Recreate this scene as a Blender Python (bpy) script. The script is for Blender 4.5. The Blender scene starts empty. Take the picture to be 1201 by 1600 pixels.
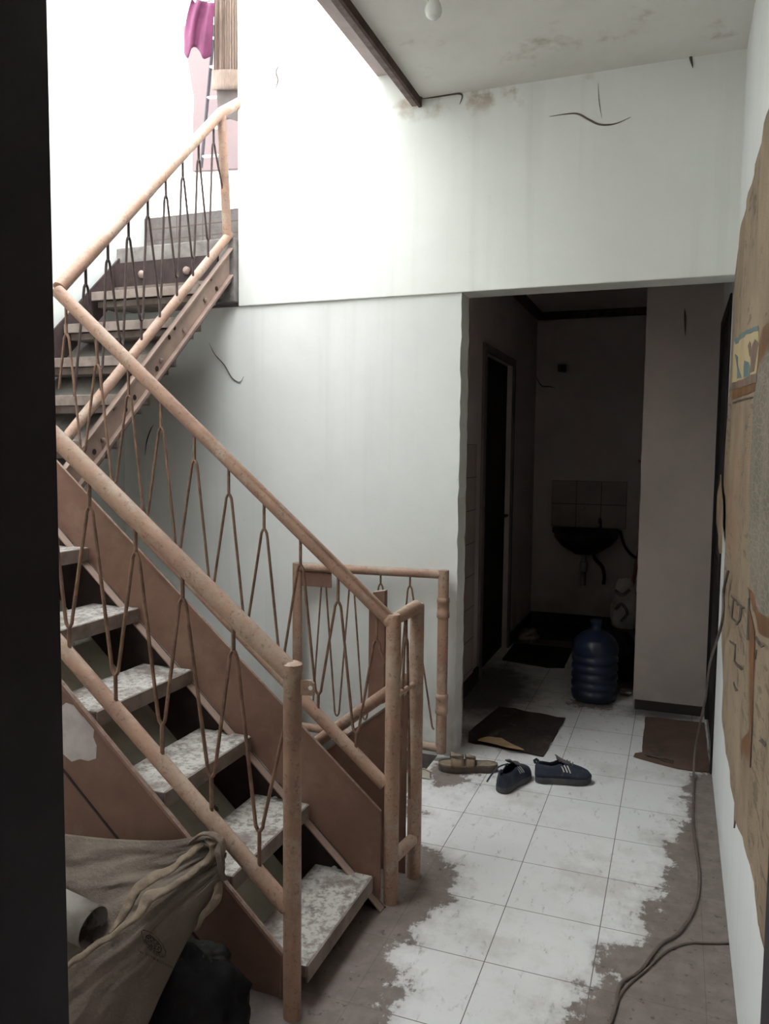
import bpy, bmesh, math, random
from mathutils import Vector, Matrix, noise as mnoise
from mathutils.bvhtree import BVHTree
random.seed(7)
PI = math.pi
# ------------------------------------------------------------------ camera
YAW, PIT, ROL, FPX, CH = .357797, .07673, .010102, 1224.14, 1.48
fw = Vector((-math.sin(YAW)*math.cos(PIT), math.cos(YAW)*math.cos(PIT), -math.sin(PIT)))
r0 = Vector((math.cos(YAW), math.sin(YAW), 0)); u0 = r0.cross(fw)
RT = r0*math.cos(ROL)+u0*math.sin(ROL); UP = -r0*math.sin(ROL)+u0*math.cos(ROL)
CAM = Vector((0, 0, CH))
cd = bpy.data.cameras.new('camera'); cam = bpy.data.objects.new('camera', cd)
bpy.context.scene.collection.objects.link(cam)
cam.matrix_world = Matrix(((RT.x, UP.x, -fw.x, 0), (RT.y, UP.y, -fw.y, 0), (RT.z, UP.z, -fw.z, CH), (0, 0, 0, 1)))
cd.sensor_fit = 'HORIZONTAL'; cd.sensor_width = 36; cd.lens = 36*FPX/1201; cd.clip_start = .02
sc = bpy.context.scene; sc.camera = cam
# ------------------------------------------------------------------ light
w = bpy.data.worlds.new('overcast_sky'); sc.world = w; w.use_nodes = True
bg = w.node_tree.nodes['Background']; bg.inputs[0].default_value = (.92, .965, 1, 1); bg.inputs[1].default_value = 7.0
sc.view_settings.view_transform = 'Standard'; sc.view_settings.look = 'None'
sc.view_settings.gamma = 1; sc.view_settings.exposure = .68; sc.view_settings.use_curve_mapping = False

COL = sc.collection

def at(x, y, Y):
    d = RT*((x-600.5)/FPX) - UP*((y-800)/FPX) + fw
    return CAM + d*(Y/d.y)
def onfloor(x, y, z=0.0):
    d = RT*((x-600.5)/FPX) - UP*((y-800)/FPX) + fw
    return CAM + d*((z-CH)/d.z)
def onx(x, y, X):
    d = RT*((x-600.5)/FPX) - UP*((y-800)/FPX) + fw
    return CAM + d*(X/d.x)

# ------------------------------------------------------------------ materials
def mat(name, c1, c2=None, sc1=6, rough=.8, spots=None, spot_lo=.62, spot_sc=14, dust=None, dust_amt=.8, bump=.15,
        bump_sc=40, stretch=(1, 1, 1), metal=0, spec=.3, extra=None, trans=0, spot_soft=.08):
    m = bpy.data.materials.new(name); m.use_nodes = True; nt = m.node_tree; N = nt.nodes; L = nt.links
    b = N['Principled BSDF']; b.inputs['Roughness'].default_value = rough; b.inputs['Metallic'].default_value = metal
    b.inputs['Specular IOR Level'].default_value = spec
    if trans: b.inputs['Transmission Weight'].default_value = trans
    tc = N.new('ShaderNodeTexCoord'); mp = N.new('ShaderNodeMapping'); mp.inputs['Scale'].default_value = stretch
    L.new(tc.outputs['Object'], mp.inputs[0])
    def noise(s, d=5, r=.6):
        n = N.new('ShaderNodeTexNoise'); n.inputs['Scale'].default_value = s; n.inputs['Detail'].default_value = d
        n.inputs['Roughness'].default_value = r; L.new(mp.outputs[0], n.inputs['Vector']); return n.outputs['Fac']
    def ramp(src, lo, hi):
        r = N.new('ShaderNodeMapRange'); r.inputs[1].default_value = lo; r.inputs[2].default_value = hi
        r.interpolation_type = 'SMOOTHSTEP'; L.new(src, r.inputs[0]); return r.outputs[0]
    def mix(f, a, c):
        x = N.new('ShaderNodeMix'); x.data_type = 'RGBA'
        if isinstance(f, (int, float)): x.inputs[0].default_value = f
        else: L.new(f, x.inputs[0])
        for i, v in ((6, a), (7, c)):
            if isinstance(v, tuple): x.inputs[i].default_value = v+(1,)
            else: L.new(v, x.inputs[i])
        return x.outputs[2]
    def mathn(op, a, c=None):
        x = N.new('ShaderNodeMath'); x.operation = op
        for i, v in ((0, a), (1, c)):
            if v is None: continue
            if isinstance(v, (int, float)): x.inputs[i].default_value = v
            else: L.new(v, x.inputs[i])
        return x.outputs[0]
    col = mix(ramp(noise(sc1), .35, .68), c1, c2 or tuple(v*.85 for v in c1))
    if spots: col = mix(ramp(noise(spot_sc, 8, .65), spot_lo, spot_lo+spot_soft), col, spots)
    if extra: col = extra(N, L, tc, noise, ramp, mix, mathn, col)
    if dust:
        g = N.new('ShaderNodeNewGeometry'); s = N.new('ShaderNodeSeparateXYZ'); L.new(g.outputs['Normal'], s.inputs[0])
        f = mathn('MULTIPLY', ramp(s.outputs[2], .35, .95), mathn('MULTIPLY', mathn('MULTIPLY', ramp(noise(7, 6), .3, .55), mathn('ADD', ramp(noise(42, 8, .75), .40, .56), .25)), dust_amt))
        col = mix(f, col, dust)
    L.new(col, b.inputs['Base Color'])
    if bump:
        bn = N.new('ShaderNodeBump'); bn.inputs['Strength'].default_value = bump; bn.inputs['Distance'].default_value = .01
        L.new(noise(bump_sc, 6), bn.inputs['Height']); L.new(bn.outputs[0], b.inputs['Normal'])
    return m

def wall_extra(N, L, tc, noise, ramp, mix, mathn, col):
    # vertical water streaks and rust-coloured damp under the roof line
    mp = N.new('ShaderNodeMapping'); mp.inputs['Scale'].default_value = (14, 14, .5); L.new(tc.outputs['Object'], mp.inputs[0])
    n = N.new('ShaderNodeTexNoise'); n.inputs['Scale'].default_value = 1; n.inputs['Detail'].default_value = 6; L.new(mp.outputs[0], n.inputs[0])
    col = mix(mathn('MULTIPLY', ramp(n.outputs[0], .52, .8), .16), col, (.47, .46, .42))
    col = mix(mathn('MULTIPLY', ramp(noise(26, 8, .75), .66, .72), .35), col, (.40, .38, .34))
    s = N.new('ShaderNodeSeparateXYZ'); L.new(tc.outputs['Object'], s.inputs[0])
    f = mathn('MULTIPLY', ramp(s.outputs[2], 2.97, 3.1), ramp(noise(7, 6), .5, .68))
    g = ramp(mathn('ABSOLUTE', mathn('ADD', s.outputs[0], .95)), .75, .1)
    f2 = mathn('MULTIPLY', f, g)
    col = mix(mathn('MULTIPLY', f2, .8), col, (.36, .24, .14))
    return col
def grime_extra(N, L, tc, noise, ramp, mix, mathn, col):
    col = wall_extra(N, L, tc, noise, ramp, mix, mathn, col)
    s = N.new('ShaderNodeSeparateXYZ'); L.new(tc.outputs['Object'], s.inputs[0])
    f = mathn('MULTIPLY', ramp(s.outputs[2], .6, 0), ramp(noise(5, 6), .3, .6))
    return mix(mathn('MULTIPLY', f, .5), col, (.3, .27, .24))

M = {}
M['wall'] = mat('white_plaster', (.87, .87, .83), (.82, .82, .78), 1.3, .9, (.55, .5, .42), .70, 22, extra=wall_extra, bump=.12, bump_sc=18, spec=.15)
M['wall_low'] = mat('aged_white_plaster', (.80, .80, .77), (.74, .74, .71), 1.5, .9, (.4, .34, .28), .72, 25, extra=grime_extra, bump=.12, bump_sc=18, spec=.15)
M['panelwall'] = mat('grey_white_plaster', (.50, .42, .385), (.44, .37, .335), 1.5, .9, (.35, .3, .27), .70, 12, extra=grime_extra, bump=.1, spec=.15)
M['darkroom'] = mat('stained_room_plaster', (.70, .60, .58), (.62, .53, .51), 1.6, .9, (.2, .15, .13), .66, 6, extra=grime_extra, bump=.1, spec=.1)
M['shaftwall'] = mat('shaft_plaster', (.4, .38, .36), None, 3, .9)
M['wall_stair'] = mat('weathered_white_plaster', (.62, .64, .61), (.54, .56, .53), 1.6, .9, (.5, .45, .36), .70, 8, extra=wall_extra, bump=.12, spec=.15)
M['wall_side'] = mat('cool_white_plaster', (.84, .84, .83), (.78, .78, .77), 1.2, .9, extra=wall_extra, bump=.1, spec=.15)
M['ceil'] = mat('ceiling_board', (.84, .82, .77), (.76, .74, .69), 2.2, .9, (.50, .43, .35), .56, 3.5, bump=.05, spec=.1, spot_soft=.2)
M['batten'] = mat('dark_wooden_batten', (.10, .06, .045), (.05, .03, .025), 20, .8)
M['battenpale'] = mat('faded_brown_batten', (.26, .20, .19), (.17, .13, .12), 20, .8)
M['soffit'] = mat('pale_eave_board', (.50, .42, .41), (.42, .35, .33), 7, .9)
M['black'] = mat('dark_painted_wood', (.034, .026, .036), (.024, .018, .026), 8, .6, bump=.05)
M['doorway_dark'] = mat('near_black_frame_and_shade', (.016, .012, .011), (.009, .007, .007), 8, .7)  # black frame colour, also stands for the darkness inside open doorways
M['jambdark'] = mat('grubby_dark_frame', (.20, .16, .15), None, 8, .6)
M['skirt'] = mat('dark_skirting_tile', (.035, .028, .025), None, 8, .6)
def oldpaint(N, L, tc, noise, ramp, mix, mathn, col):
    col = mix(mathn('MULTIPLY', ramp(noise(4.5, 8, .75), .47, .62), .55), col, (.52, .42, .33))
    return mix(mathn('MULTIPLY', ramp(noise(70, 5, .7), .56, .64), .5), col, (.13, .07, .05))
M['tube'] = mat('peach_painted_steel', (.385, .235, .165), (.27, .155, .11), 9, .6, (.15, .075, .05), .68, 30, dust=(.42, .34, .27), dust_amt=.5, bump=.25, bump_sc=60, extra=oldpaint)
def oldpaint_soft(N, L, tc, noise, ramp, mix, mathn, col):
    return mix(mathn('MULTIPLY', ramp(noise(3.5, 8, .7), .45, .7), .22), col, (.45, .31, .23))
M['plate'] = mat('faded_pink_steel_plate', (.225, .125, .092), (.175, .096, .07), 4, .65, (.16, .09, .07), .70, 12, dust=(.36, .3, .25), bump=.15, bump_sc=30, extra=oldpaint_soft)
M['plate_light'] = mat('dusty_pink_steel_plate', (.40, .29, .24), (.30, .21, .175), 5, .7, (.2, .13, .1), .66, 14, bump=.15)
M['peel'] = mat('bare_peeled_patch', (.52, .45, .43), (.42, .36, .35), 20, .8)
M['rod'] = mat('brown_painted_rod', (.25, .145, .10), (.15, .085, .06), 25, .6, (.10, .06, .045), .62, 60, bump=.3, bump_sc=80)
M['rod_backlit'] = mat('backlit_brown_rod', (.085, .055, .05), (.055, .035, .032), 25, .6, (.2, .12, .09), .66, 60)  # darker copy of the rod paint, backlit shade put into the colour
M['rust'] = mat('dark_rusty_steel', (.055, .035, .032), (.03, .02, .02), 10, .8, (.16, .13, .12), .70, 20)
M['tread'] = mat('dusty_stair_tread', (.20, .16, .14), (.13, .10, .085), 8, .9, (.07, .05, .045), .60, 11, dust=(.46, .435, .40), dust_amt=.85, bump=.5, bump_sc=50)
M['tread_edge'] = mat('worn_tread_edge', (.26, .21, .18), (.17, .13, .11), 14, .85)
M['soffitplate'] = mat('olive_grey_plate', (.66, .66, .54), (.48, .46, .38), 5, .85, (.09, .07, .055), .6, 12)
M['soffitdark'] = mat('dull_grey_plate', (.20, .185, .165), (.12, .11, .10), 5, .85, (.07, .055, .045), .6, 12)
M['concrete'] = mat('dusty_concrete', (.26, .235, .22), (.17, .15, .14), 9, .95, (.2, .17, .15), .62, 14, bump=.5)
M['pink'] = mat('pale_pink_paint', (.125, .088, .086), (.105, .08, .08), 2, .9)
M['straw'] = mat('ribbed_straw_blind', (.24, .17, .13), (.16, .12, .10), 30, .9, stretch=(6, 6, .6), bump=.8, bump_sc=20)
M['greycloth'] = mat('grey_backing_cloth', (.12, .095, .09), (.09, .075, .07), 8, .95)
M['magenta'] = mat('magenta_cloth', (.12, .030, .068), (.085, .020, .048), 8, .95)
M['ladder'] = mat('dark_ladder_metal', (.05, .04, .045), None, 8, .6)
def carton(N, L, tc, noise, ramp, mix, mathn, col):
    wv = N.new('ShaderNodeTexWave'); wv.wave_type = 'BANDS'; wv.bands_direction = 'Z'
    wv.inputs['Scale'].default_value = 38; wv.inputs['Distortion'].default_value = 7; wv.inputs['Detail'].default_value = 4
    wv.inputs['Detail Scale'].default_value = 2.5
    L.new(tc.outputs['Object'], wv.inputs[0])
    f = mathn('MULTIPLY', ramp(wv.outputs['Fac'], .72, .95), ramp(noise(2.2, 3), .45, .6))
    col = mix(mathn('MULTIPLY', f, .4), col, (.17, .125, .08))
    f = mathn('MULTIPLY', ramp(noise(16, 7, .75), .56, .62), ramp(noise(1.7, 3), .44, .56))
    col = mix(mathn('MULTIPLY', f, .6), col, (.10, .08, .06))
    w2 = N.new('ShaderNodeTexWave'); w2.wave_type = 'BANDS'; w2.bands_direction = 'Z'; w2.inputs['Scale'].default_value = 75; w2.inputs['Distortion'].default_value = 1.5
    L.new(tc.outputs['Object'], w2.inputs[0])
    col = mix(mathn('MULTIPLY', mathn('MULTIPLY', w2.outputs['Fac'], ramp(noise(1.3, 2), .48, .56)), .4), col, (.15, .11, .075))
    mpp = N.new('ShaderNodeMapping'); mpp.inputs['Scale'].default_value = (1, 10, 45); L.new(tc.outputs['Object'], mpp.inputs[0])
    nn = N.new('ShaderNodeTexNoise'); nn.inputs['Scale'].default_value = 1; nn.inputs['Detail'].default_value = 4; L.new(mpp.outputs[0], nn.inputs[0])
    col = mix(mathn('MULTIPLY', mathn('MULTIPLY', ramp(nn.outputs['Fac'], .55, .62), ramp(noise(2.6, 2), .50, .56)), .55), col, (.10, .08, .06))
    return mix(mathn('MULTIPLY', ramp(noise(1.1, 4), .52, .7), .5), col, (.32, .18, .11))
M['carton'] = mat('old_brown_cardboard', (.35, .26, .18), (.26, .19, .135), 4, .9, extra=carton, bump=.5, bump_sc=12)
def reed(N, L, tc, noise, ramp, mix, mathn, col):
    v = N.new('ShaderNodeTexVoronoi'); v.feature = 'DISTANCE_TO_EDGE'; v.inputs['Scale'].default_value = 38
    mp = N.new('ShaderNodeMapping'); mp.inputs['Scale'].default_value = (1, .45, 1.6); L.new(tc.outputs['Object'], mp.inputs[0]); L.new(mp.outputs[0], v.inputs[0])
    return mix(mathn('MULTIPLY', ramp(v.outputs['Distance'], .10, .02), .4), col, (.34, .30, .235))
M['reed'] = mat('grey_woven_sheet', (.22, .185, .145), (.165, .14, .11), 6, .95, extra=reed, bump=.6, bump_sc=25)
M['tape'] = mat('orange_brown_tape', (.22, .11, .055), (.16, .08, .04), 6, .5)
M['ink'] = mat('black_print', (.07, .056, .048), (.13, .10, .08), 30, .8)
M['ink_soft'] = mat('faded_black_print', (.018, .014, .013), (.045, .035, .03), 90, .95, bump=0)
M['inkblue'] = mat('faded_blue_print', (.12, .17, .18), (.17, .21, .2), 20, .8)
M['inkcream'] = mat('cream_print', (.52, .40, .24), (.45, .34, .2), 10, .8)
M['inkbrown'] = mat('brown_print', (.17, .11, .085), (.22, .15, .11), 10, .8)
M['boxfloor'] = mat('damp_cardboard', (.13, .08, .06), (.085, .055, .042), 5, .95, (.05, .035, .03), .62, 9)
M['wetbox'] = mat('soaked_cardboard', (.05, .036, .03), (.03, .022, .02), 5, .7, (.12, .09, .075), .60, 9, bump=.6)
M['kraft'] = mat('torn_kraft_paper', (.36, .24, .13), (.26, .17, .1), 12, .9)
M['sack'] = mat('dirty_woven_sack', (.175, .138, .112), (.12, .092, .075), 5, .8, (.05, .036, .03), .60, 7, bump=.5, bump_sc=90, spot_soft=.2)
M['sack_pale'] = mat('pale_sack_strip', (.22, .165, .12), (.14, .10, .075), 9, .75, (.075, .052, .04), .63, 14, bump=.5, bump_sc=60)
M['paper_roll'] = mat('rolled_white_sheet', (.33, .30, .27), (.21, .18, .16), 8, .7, (.10, .075, .065), .6, 9)
M['blackbag'] = mat('black_plastic', (.008, .007, .008), (.012, .011, .011), 8, .65, bump=.4, spec=.12)
M['greenbag'] = mat('dull_green_plastic', (.028, .032, .027), (.018, .018, .016), 12, .7)
M['rubber'] = mat('black_rubber_mat', (.018, .016, .016), (.028, .024, .022), 12, .9)
M['navy'] = mat('navy_canvas', (.028, .033, .052), (.042, .046, .066), 25, .85, (.10, .095, .10), .64, 18)
M['navysole'] = mat('dusty_dark_sole', (.055, .052, .058), (.09, .082, .08), 25, .9)
M['grey_tongue'] = mat('grey_tongue_cloth', (.13, .11, .11), None, 20, .9)
M['white'] = mat('white_stripe', (.62, .60, .55), None, 20, .7)
M['inner'] = mat('shoe_lining', (.03, .026, .028), None, 20, .9)
M['sandal'] = mat('tan_sandal_leather', (.21, .15, .10), (.15, .10, .07), 18, .8, dust=(.28, .235, .18))
M['sandsole'] = mat('brown_grey_sole', (.08, .062, .052), (.12, .095, .08), 18, .9)
M['jug'] = mat('dark_blue_plastic', (.022, .032, .065), (.014, .02, .042), 6, .3, bump=0, spec=.5)
M['basin'] = mat('grimy_dark_basin', (.035, .028, .025), (.055, .045, .04), 6, .5)
def tileline(w, h, ox, oz, lw, axis=0):
    def f(N, L, tc, noise, ramp, mix, mathn, col):
        s = N.new('ShaderNodeSeparateXYZ'); L.new(tc.outputs['Object'], s.inputs[0])
        out = None
        for o, p, off in ((s.outputs[axis], w, ox), (s.outputs[2], h, oz)):
            a = mathn('FRACT', mathn('DIVIDE', mathn('SUBTRACT', o, off), p))
            d = mathn('ABSOLUTE', mathn('SUBTRACT', a, .5))
            e = mathn('GREATER_THAN', d, .5-lw/2/p)
            out = e if out is None else mathn('MAXIMUM', out, e)
        return mix(out, col, (.12, .09, .08))
    return f
M['splash'] = mat('cream_wall_tile', (.42, .36, .33), (.36, .3, .28), 5, .4, (.2, .15, .13), .66, 6, extra=tileline(.2067, .2, -1.017, .85, .006), bump=0)
M['tilewall'] = mat('pinkish_wall_tile', (.50, .40, .36), (.42, .33, .30), 3, .4, (.25, .18, .15), .66, 6, extra=tileline(.2, .2, 3.9, .13, .006, 1), bump=0)
M['risertile'] = mat('rough_brick_tile', (.17, .15, .145), (.12, .105, .10), 12, .9, extra=tileline(.17, .062, -2.85, 2.6, .008), bump=.5)
M['pvc'] = mat('grey_white_pvc', (.42, .40, .37), None, 8, .5)
M['hose'] = mat('dark_hose', (.03, .025, .025), None, 8, .6)
M['cord'] = mat('grey_brown_cord', (.16, .125, .11), (.12, .09, .08), 20, .6)
M['ceramic'] = mat('grey_lamp_holder', (.22, .20, .18), None, 20, .6)
M['bulb'] = mat('frosted_white_bulb', (.82, .82, .77), (.8, .8, .76), 5, .25, bump=0, spec=.5)
M['crack'] = mat('dark_crack_dust', (.13, .11, .095), None, 30, .95)
M['orange'] = mat('orange_brown_handle', (.22, .08, .04), None, 20, .7)
M['whitebag'] = mat('printed_white_bag', (.34, .30, .27), (.22, .19, .17), 9, .7)
M['switch'] = mat('old_socket_box', (.10, .045, .035), None, 12, .6)
M['bolt'] = mat('worn_bolt_head', (.36, .27, .23), (.2, .14, .12), 40, .6)
M['boltw'] = mat('pale_bolt_head', (.72, .68, .62), None, 40, .6)
M['hole'] = mat('bolt_hole_dark', (.03, .018, .015), None, 40, .9)

# floor material: 30 cm marble-look tiles under a soft attribute map of mud
def floor_extra(N, L, tc, noise, ramp, mix, mathn, col):
    s = N.new('ShaderNodeSeparateXYZ'); L.new(tc.outputs['Object'], s.inputs[0])
    out = None
    for o, off in ((s.outputs[0], -.478), (s.outputs[1], 2.147)):
        a = mathn('FRACT', mathn('DIVIDE', mathn('SUBTRACT', o, off), .3))
        e = mathn('GREATER_THAN', mathn('ABSOLUTE', mathn('SUBTRACT', a, .5)), .5-.0028/.6)
        out = e if out is None else mathn('MAXIMUM', out, e)
    col = mix(mathn('MULTIPLY', ramp(noise(2.5, 9, .72), .48, .66), .5), col, (.46, .42, .38))
    mp = N.new('ShaderNodeMapping'); mp.inputs['Scale'].default_value = (30, 12, 1); mp.inputs['Rotation'].default_value = (0, 0, .7)
    L.new(tc.outputs['Object'], mp.inputs[0])
    n = N.new('ShaderNodeTexNoise'); n.inputs['Scale'].default_value = 1; n.inputs['Detail'].default_value = 9; n.inputs['Roughness'].default_value = .75
    L.new(mp.outputs[0], n.inputs[0])
    col = mix(mathn('MULTIPLY', ramp(n.outputs[0], .555, .68), .6), col, (.28, .24, .22))
    col = mix(out, col, (.17, .145, .13))
    a = N.new('ShaderNodeAttribute'); a.attribute_name = 'mud'
    n1 = mathn('MULTIPLY', mathn('SUBTRACT', noise(8, 9, .7), .5), .42)
    n2 = mathn('MULTIPLY', mathn('SUBTRACT', n.outputs[0], .5), .14)
    d = mathn('ADD', mathn('ADD', a.outputs['Fac'], n1), n2)
    mudc = mix(ramp(noise(14, 8, .7), .38, .66), (.165, .128, .112), (.22, .178, .16))
    mudc = mix(ramp(noise(38, 4, .6), .61, .68), mudc, (.085, .065, .058))
    mudc = mix(ramp(noise(47, 4, .6), .70, .74), mudc, (.5, .47, .44))
    mudc = mix(mathn('MULTIPLY', out, .25), mudc, (.1, .08, .07))
    col = mix(mathn('MULTIPLY', mathn('ADD', mathn('MULTIPLY', ramp(d, -.09, .0), .22), mathn('MULTIPLY', ramp(d, -.012, .02), .74)), 1), col, mudc)
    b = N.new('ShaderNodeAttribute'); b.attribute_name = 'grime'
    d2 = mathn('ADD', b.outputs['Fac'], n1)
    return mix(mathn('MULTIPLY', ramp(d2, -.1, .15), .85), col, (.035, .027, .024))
M['floor'] = mat('dusty_white_floor_tile', (.76, .745, .73), (.70, .69, .675), 2, .55, extra=floor_extra, bump=.1, bump_sc=60, spec=.35)

# ------------------------------------------------------------------ mesh helpers
class MB:
    def __init__(s): s.v = []; s.f = []
    def add(s, vs, fs):
        o = len(s.v); s.v += [tuple(v) for v in vs]; s.f += [tuple(i+o for i in f) for f in fs]; return s
    def box(s, x0, x1, y0, y1, z0, z1):
        vs = [(x, y, z) for x in (x0, x1) for y in (y0, y1) for z in (z0, z1)]
        return s.add(vs, [(0, 1, 3, 2), (4, 6, 7, 5), (0, 4, 5, 1), (2, 3, 7, 6), (0, 2, 6, 4), (1, 5, 7, 3)])
    def prism(s, pts, axis, a0, a1):
        n = len(pts)
        def P(p, a): return {'x': (a, p[0], p[1]), 'y': (p[0], a, p[1]), 'z': (p[0], p[1], a)}[axis]
        vs = [P(p, a0) for p in pts]+[P(p, a1) for p in pts]
        fs = [tuple(range(n))[::-1], tuple(range(n, 2*n))]+[(i, (i+1) % n, n+(i+1) % n, n+i) for i in range(n)]
        return s.add(vs, fs)
    def tube(s, pts, r, n=12, caps=True, sq=1.0):
        pts = [Vector(p) for p in pts]; rs = r if isinstance(r, (list, tuple)) else [r]*len(pts)
        t = (pts[1]-pts[0]).normalized(); a = t.orthogonal().normalized()
        if abs(t.z) < .95: a = (Vector((0, 0, 1))-t*t.z).normalized()
        o = len(s.v)
        for i, p in enumerate(pts):
            if i == 0: t2 = (pts[1]-p)
            elif i == len(pts)-1: t2 = (p-pts[i-1])
            else: t2 = (pts[i+1]-p).normalized()+(p-pts[i-1]).normalized()
            if t2.length > 1e-9: t = t2.normalized()
            a = (a-t*a.dot(t))
            a = a.normalized() if a.length > 1e-6 else t.orthogonal().normalized()
            b = t.cross(a)
            for k in range(n):
                th = 2*PI*k/n; s.v.append(tuple(p+(a*math.cos(th)*sq+b*math.sin(th))*rs[i]))
        for i in range(len(pts)-1):
            for k in range(n):
                s.f.append((o+i*n+k, o+i*n+(k+1) % n, o+(i+1)*n+(k+1) % n, o+(i+1)*n+k))
        if caps:
            s.f.append(tuple(o+k for k in range(n))[::-1]); s.f.append(tuple(o+(len(pts)-1)*n+k for k in range(n)))
        return s
    def lathe(s, prof, c=(0, 0, 0), n=28, dirv=None):
        o = len(s.v); c = Vector(c)
        R = Matrix.Identity(3) if dirv is None else Vector(dirv).to_track_quat('Z', 'Y').to_matrix()
        for r, z in prof:
            for k in range(n): s.v.append(tuple(c+R @ Vector((r*math.cos(2*PI*k/n), r*math.sin(2*PI*k/n), z))))
        for i in range(len(prof)-1):
            for k in range(n): s.f.append((o+i*n+k, o+i*n+(k+1) % n, o+(i+1)*n+(k+1) % n, o+(i+1)*n+k))
        s.f.append(tuple(o+k for k in range(n))[::-1]); s.f.append(tuple(o+(len(prof)-1)*n+k for k in range(n)))
        return s
    def grid(s, rows):
        n = len(rows[0]); o = len(s.v)
        for r in rows: s.v += [tuple(p) for p in r]
        for i in range(len(rows)-1):
            for k in range(n-1): s.f.append((o+i*n+k, o+i*n+k+1, o+(i+1)*n+k+1, o+(i+1)*n+k))
        return s
    def build(s, name, m, parent=None, smooth=False, bevel=0, solid=0, fix=True, sub=0):
        me = bpy.data.meshes.new(name); me.from_pydata(s.v, [], s.f); me.update()
        if fix:
            b = bmesh.new(); b.from_mesh(me); bmesh.ops.recalc_face_normals(b, faces=b.faces); b.to_mesh(me); b.free()
        o = bpy.data.objects.new(name, me); COL.objects.link(o); me.materials.append(m if not isinstance(m, str) else M[m])
        if smooth:
            for p in me.polygons: p.use_smooth = True
            if smooth != 'all':
                try: me.set_sharp_from_angle(angle=math.radians(45))
                except Exception: pass
        if parent is not None: o.parent = parent; o.matrix_parent_inverse = Matrix.Translation(-parent.location)
        if solid:
            d = o.modifiers.new('solidify', 'SOLIDIFY'); d.thickness = solid; d.offset = 0
        if bevel:
            d = o.modifiers.new('bevel', 'BEVEL'); d.width = bevel; d.segments = 2; d.limit_method = 'ANGLE'
        if sub:
            d = o.modifiers.new('subsurf', 'SUBSURF'); d.levels = sub; d.render_levels = sub
        return o
def tag(o, label, cat, group=None, kind=None):
    if label: o['label'] = label
    if cat: o['category'] = cat
    if group: o['group'] = group
    if kind: o['kind'] = kind
    return o
def thing(name, loc, label, cat, group=None):
    o = bpy.data.objects.new(name, None); o.empty_display_size = .1; COL.objects.link(o); o.location = loc
    return tag(o, label, cat, group)
def struct(o):
    o['kind'] = 'structure'; return o
def spline(pts, n=8):
    pts = [Vector(p) for p in pts]; q = [pts[0]*2-pts[1]]+pts+[pts[-1]*2-pts[-2]]; out = []
    for i in range(1, len(q)-2):
        for k in range(n):
            t = k/n; a, b, c, d = q[i-1], q[i], q[i+1], q[i+2]
            out.append(.5*((2*b)+(c-a)*t+(2*a-5*b+4*c-d)*t*t+(3*b-a-3*c+d)*t**3))
    return out+[pts[-1]]
def interp(x, xs, ys):
    if x <= xs[0]: return ys[0]
    for i in range(1, len(xs)):
        if x <= xs[i]: return ys[i-1]+(ys[i]-ys[i-1])*(x-xs[i-1])/(xs[i]-xs[i-1])
    return ys[-1]
def text_mesh(txt, size):
    c = bpy.data.curves.new('lettering', 'FONT'); c.body = txt; c.size = size; c.align_x = 'CENTER'; c.align_y = 'CENTER'
    o = bpy.data.objects.new('lettering', c); COL.objects.link(o)
    dg = bpy.context.evaluated_depsgraph_get(); me = bpy.data.meshes.new_from_object(o.evaluated_get(dg))
    bpy.data.objects.remove(o); vs = [v.co.copy() for v in me.vertices]; fs = [tuple(p.vertices) for p in me.polygons]
    bpy.data.meshes.remove(me); return vs, fs

# ------------------------------------------------------------------ setting
XR, YB, XL = .197, 3.59, -2.9          # right wall, back wall, far-left wall
# floor with mud map
xs = [XL+i*(XR-XL)/104 for i in range(105)]; ys = [.58+i*.03 for i in range(212)]
mb = MB(); idx = {}
for i, x in enumerate(xs):
    for j, y in enumerate(ys): mb.v.append((x, y, 0))
nj = len(ys)
for i in range(104):
    for j in range(211):
        cx, cy = (xs[i]+xs[i+1])/2, (ys[j]+ys[j+1])/2
        if cx < -1.05 and 2.47 < cy < 3.60: continue
        mb.f.append((i*nj+j, (i+1)*nj+j, (i+1)*nj+j+1, i*nj+j+1))
fl = struct(mb.build('floor', 'floor', fix=False))
RY = [.6, 1.976, 2.09, 2.222, 2.356, 2.521, 2.70, 2.967, 3.261, 3.586, 3.816, 3.95, 4.3, 7]
RX = [-.33, -.235, -.205, -.16, -.127, -.061, .0, .01, .06, .08, .10, .16, .25, .3]
LY = [.6, 1.8, 1.9, 1.995, 2.113, 2.184, 2.275, 2.40, 2.56, 2.70, 2.76, 2.82]
LX = [-.60, -.66, -.685, -.66, -.745, -.72, -.685, -.655, -.67, -.77, -.92, -1.1]
spots = [(-.95, 3.42, .13), (-1.0, 3.0, .06), (-.45, 4.7, .12)]
at_ = fl.data.attributes.new('mud', 'FLOAT', 'POINT'); ag = fl.data.attributes.new('grime', 'FLOAT', 'POINT')
vals = []; gv = []
for v in fl.data.vertices:
    x, y = v.co.x, v.co.y
    d = x-interp(y, RY, RX)
    d = max(d, interp(y, LY, LX)-x) if y < 2.9 else d
    if y > 2.9 and x < -1.3: d = .1
    for a, b, r in spots: d = max(d, .7*(r-math.hypot(x-a, y-b)))
    vals.append(max(-.35, min(.3, d)))
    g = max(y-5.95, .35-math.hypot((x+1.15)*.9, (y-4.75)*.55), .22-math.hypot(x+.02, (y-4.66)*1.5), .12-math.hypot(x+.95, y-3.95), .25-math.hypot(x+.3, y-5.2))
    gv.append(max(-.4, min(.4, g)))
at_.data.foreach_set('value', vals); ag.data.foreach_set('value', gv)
struct(MB().box(XL, XR, .58, 2.47, -.14, -.004).box(-1.05, XR, 2.47, 3.60, -.14, -.004).box(XL, XR, 3.60, 6.9, -.14, -.004).build('floor', 'concrete'))
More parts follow.
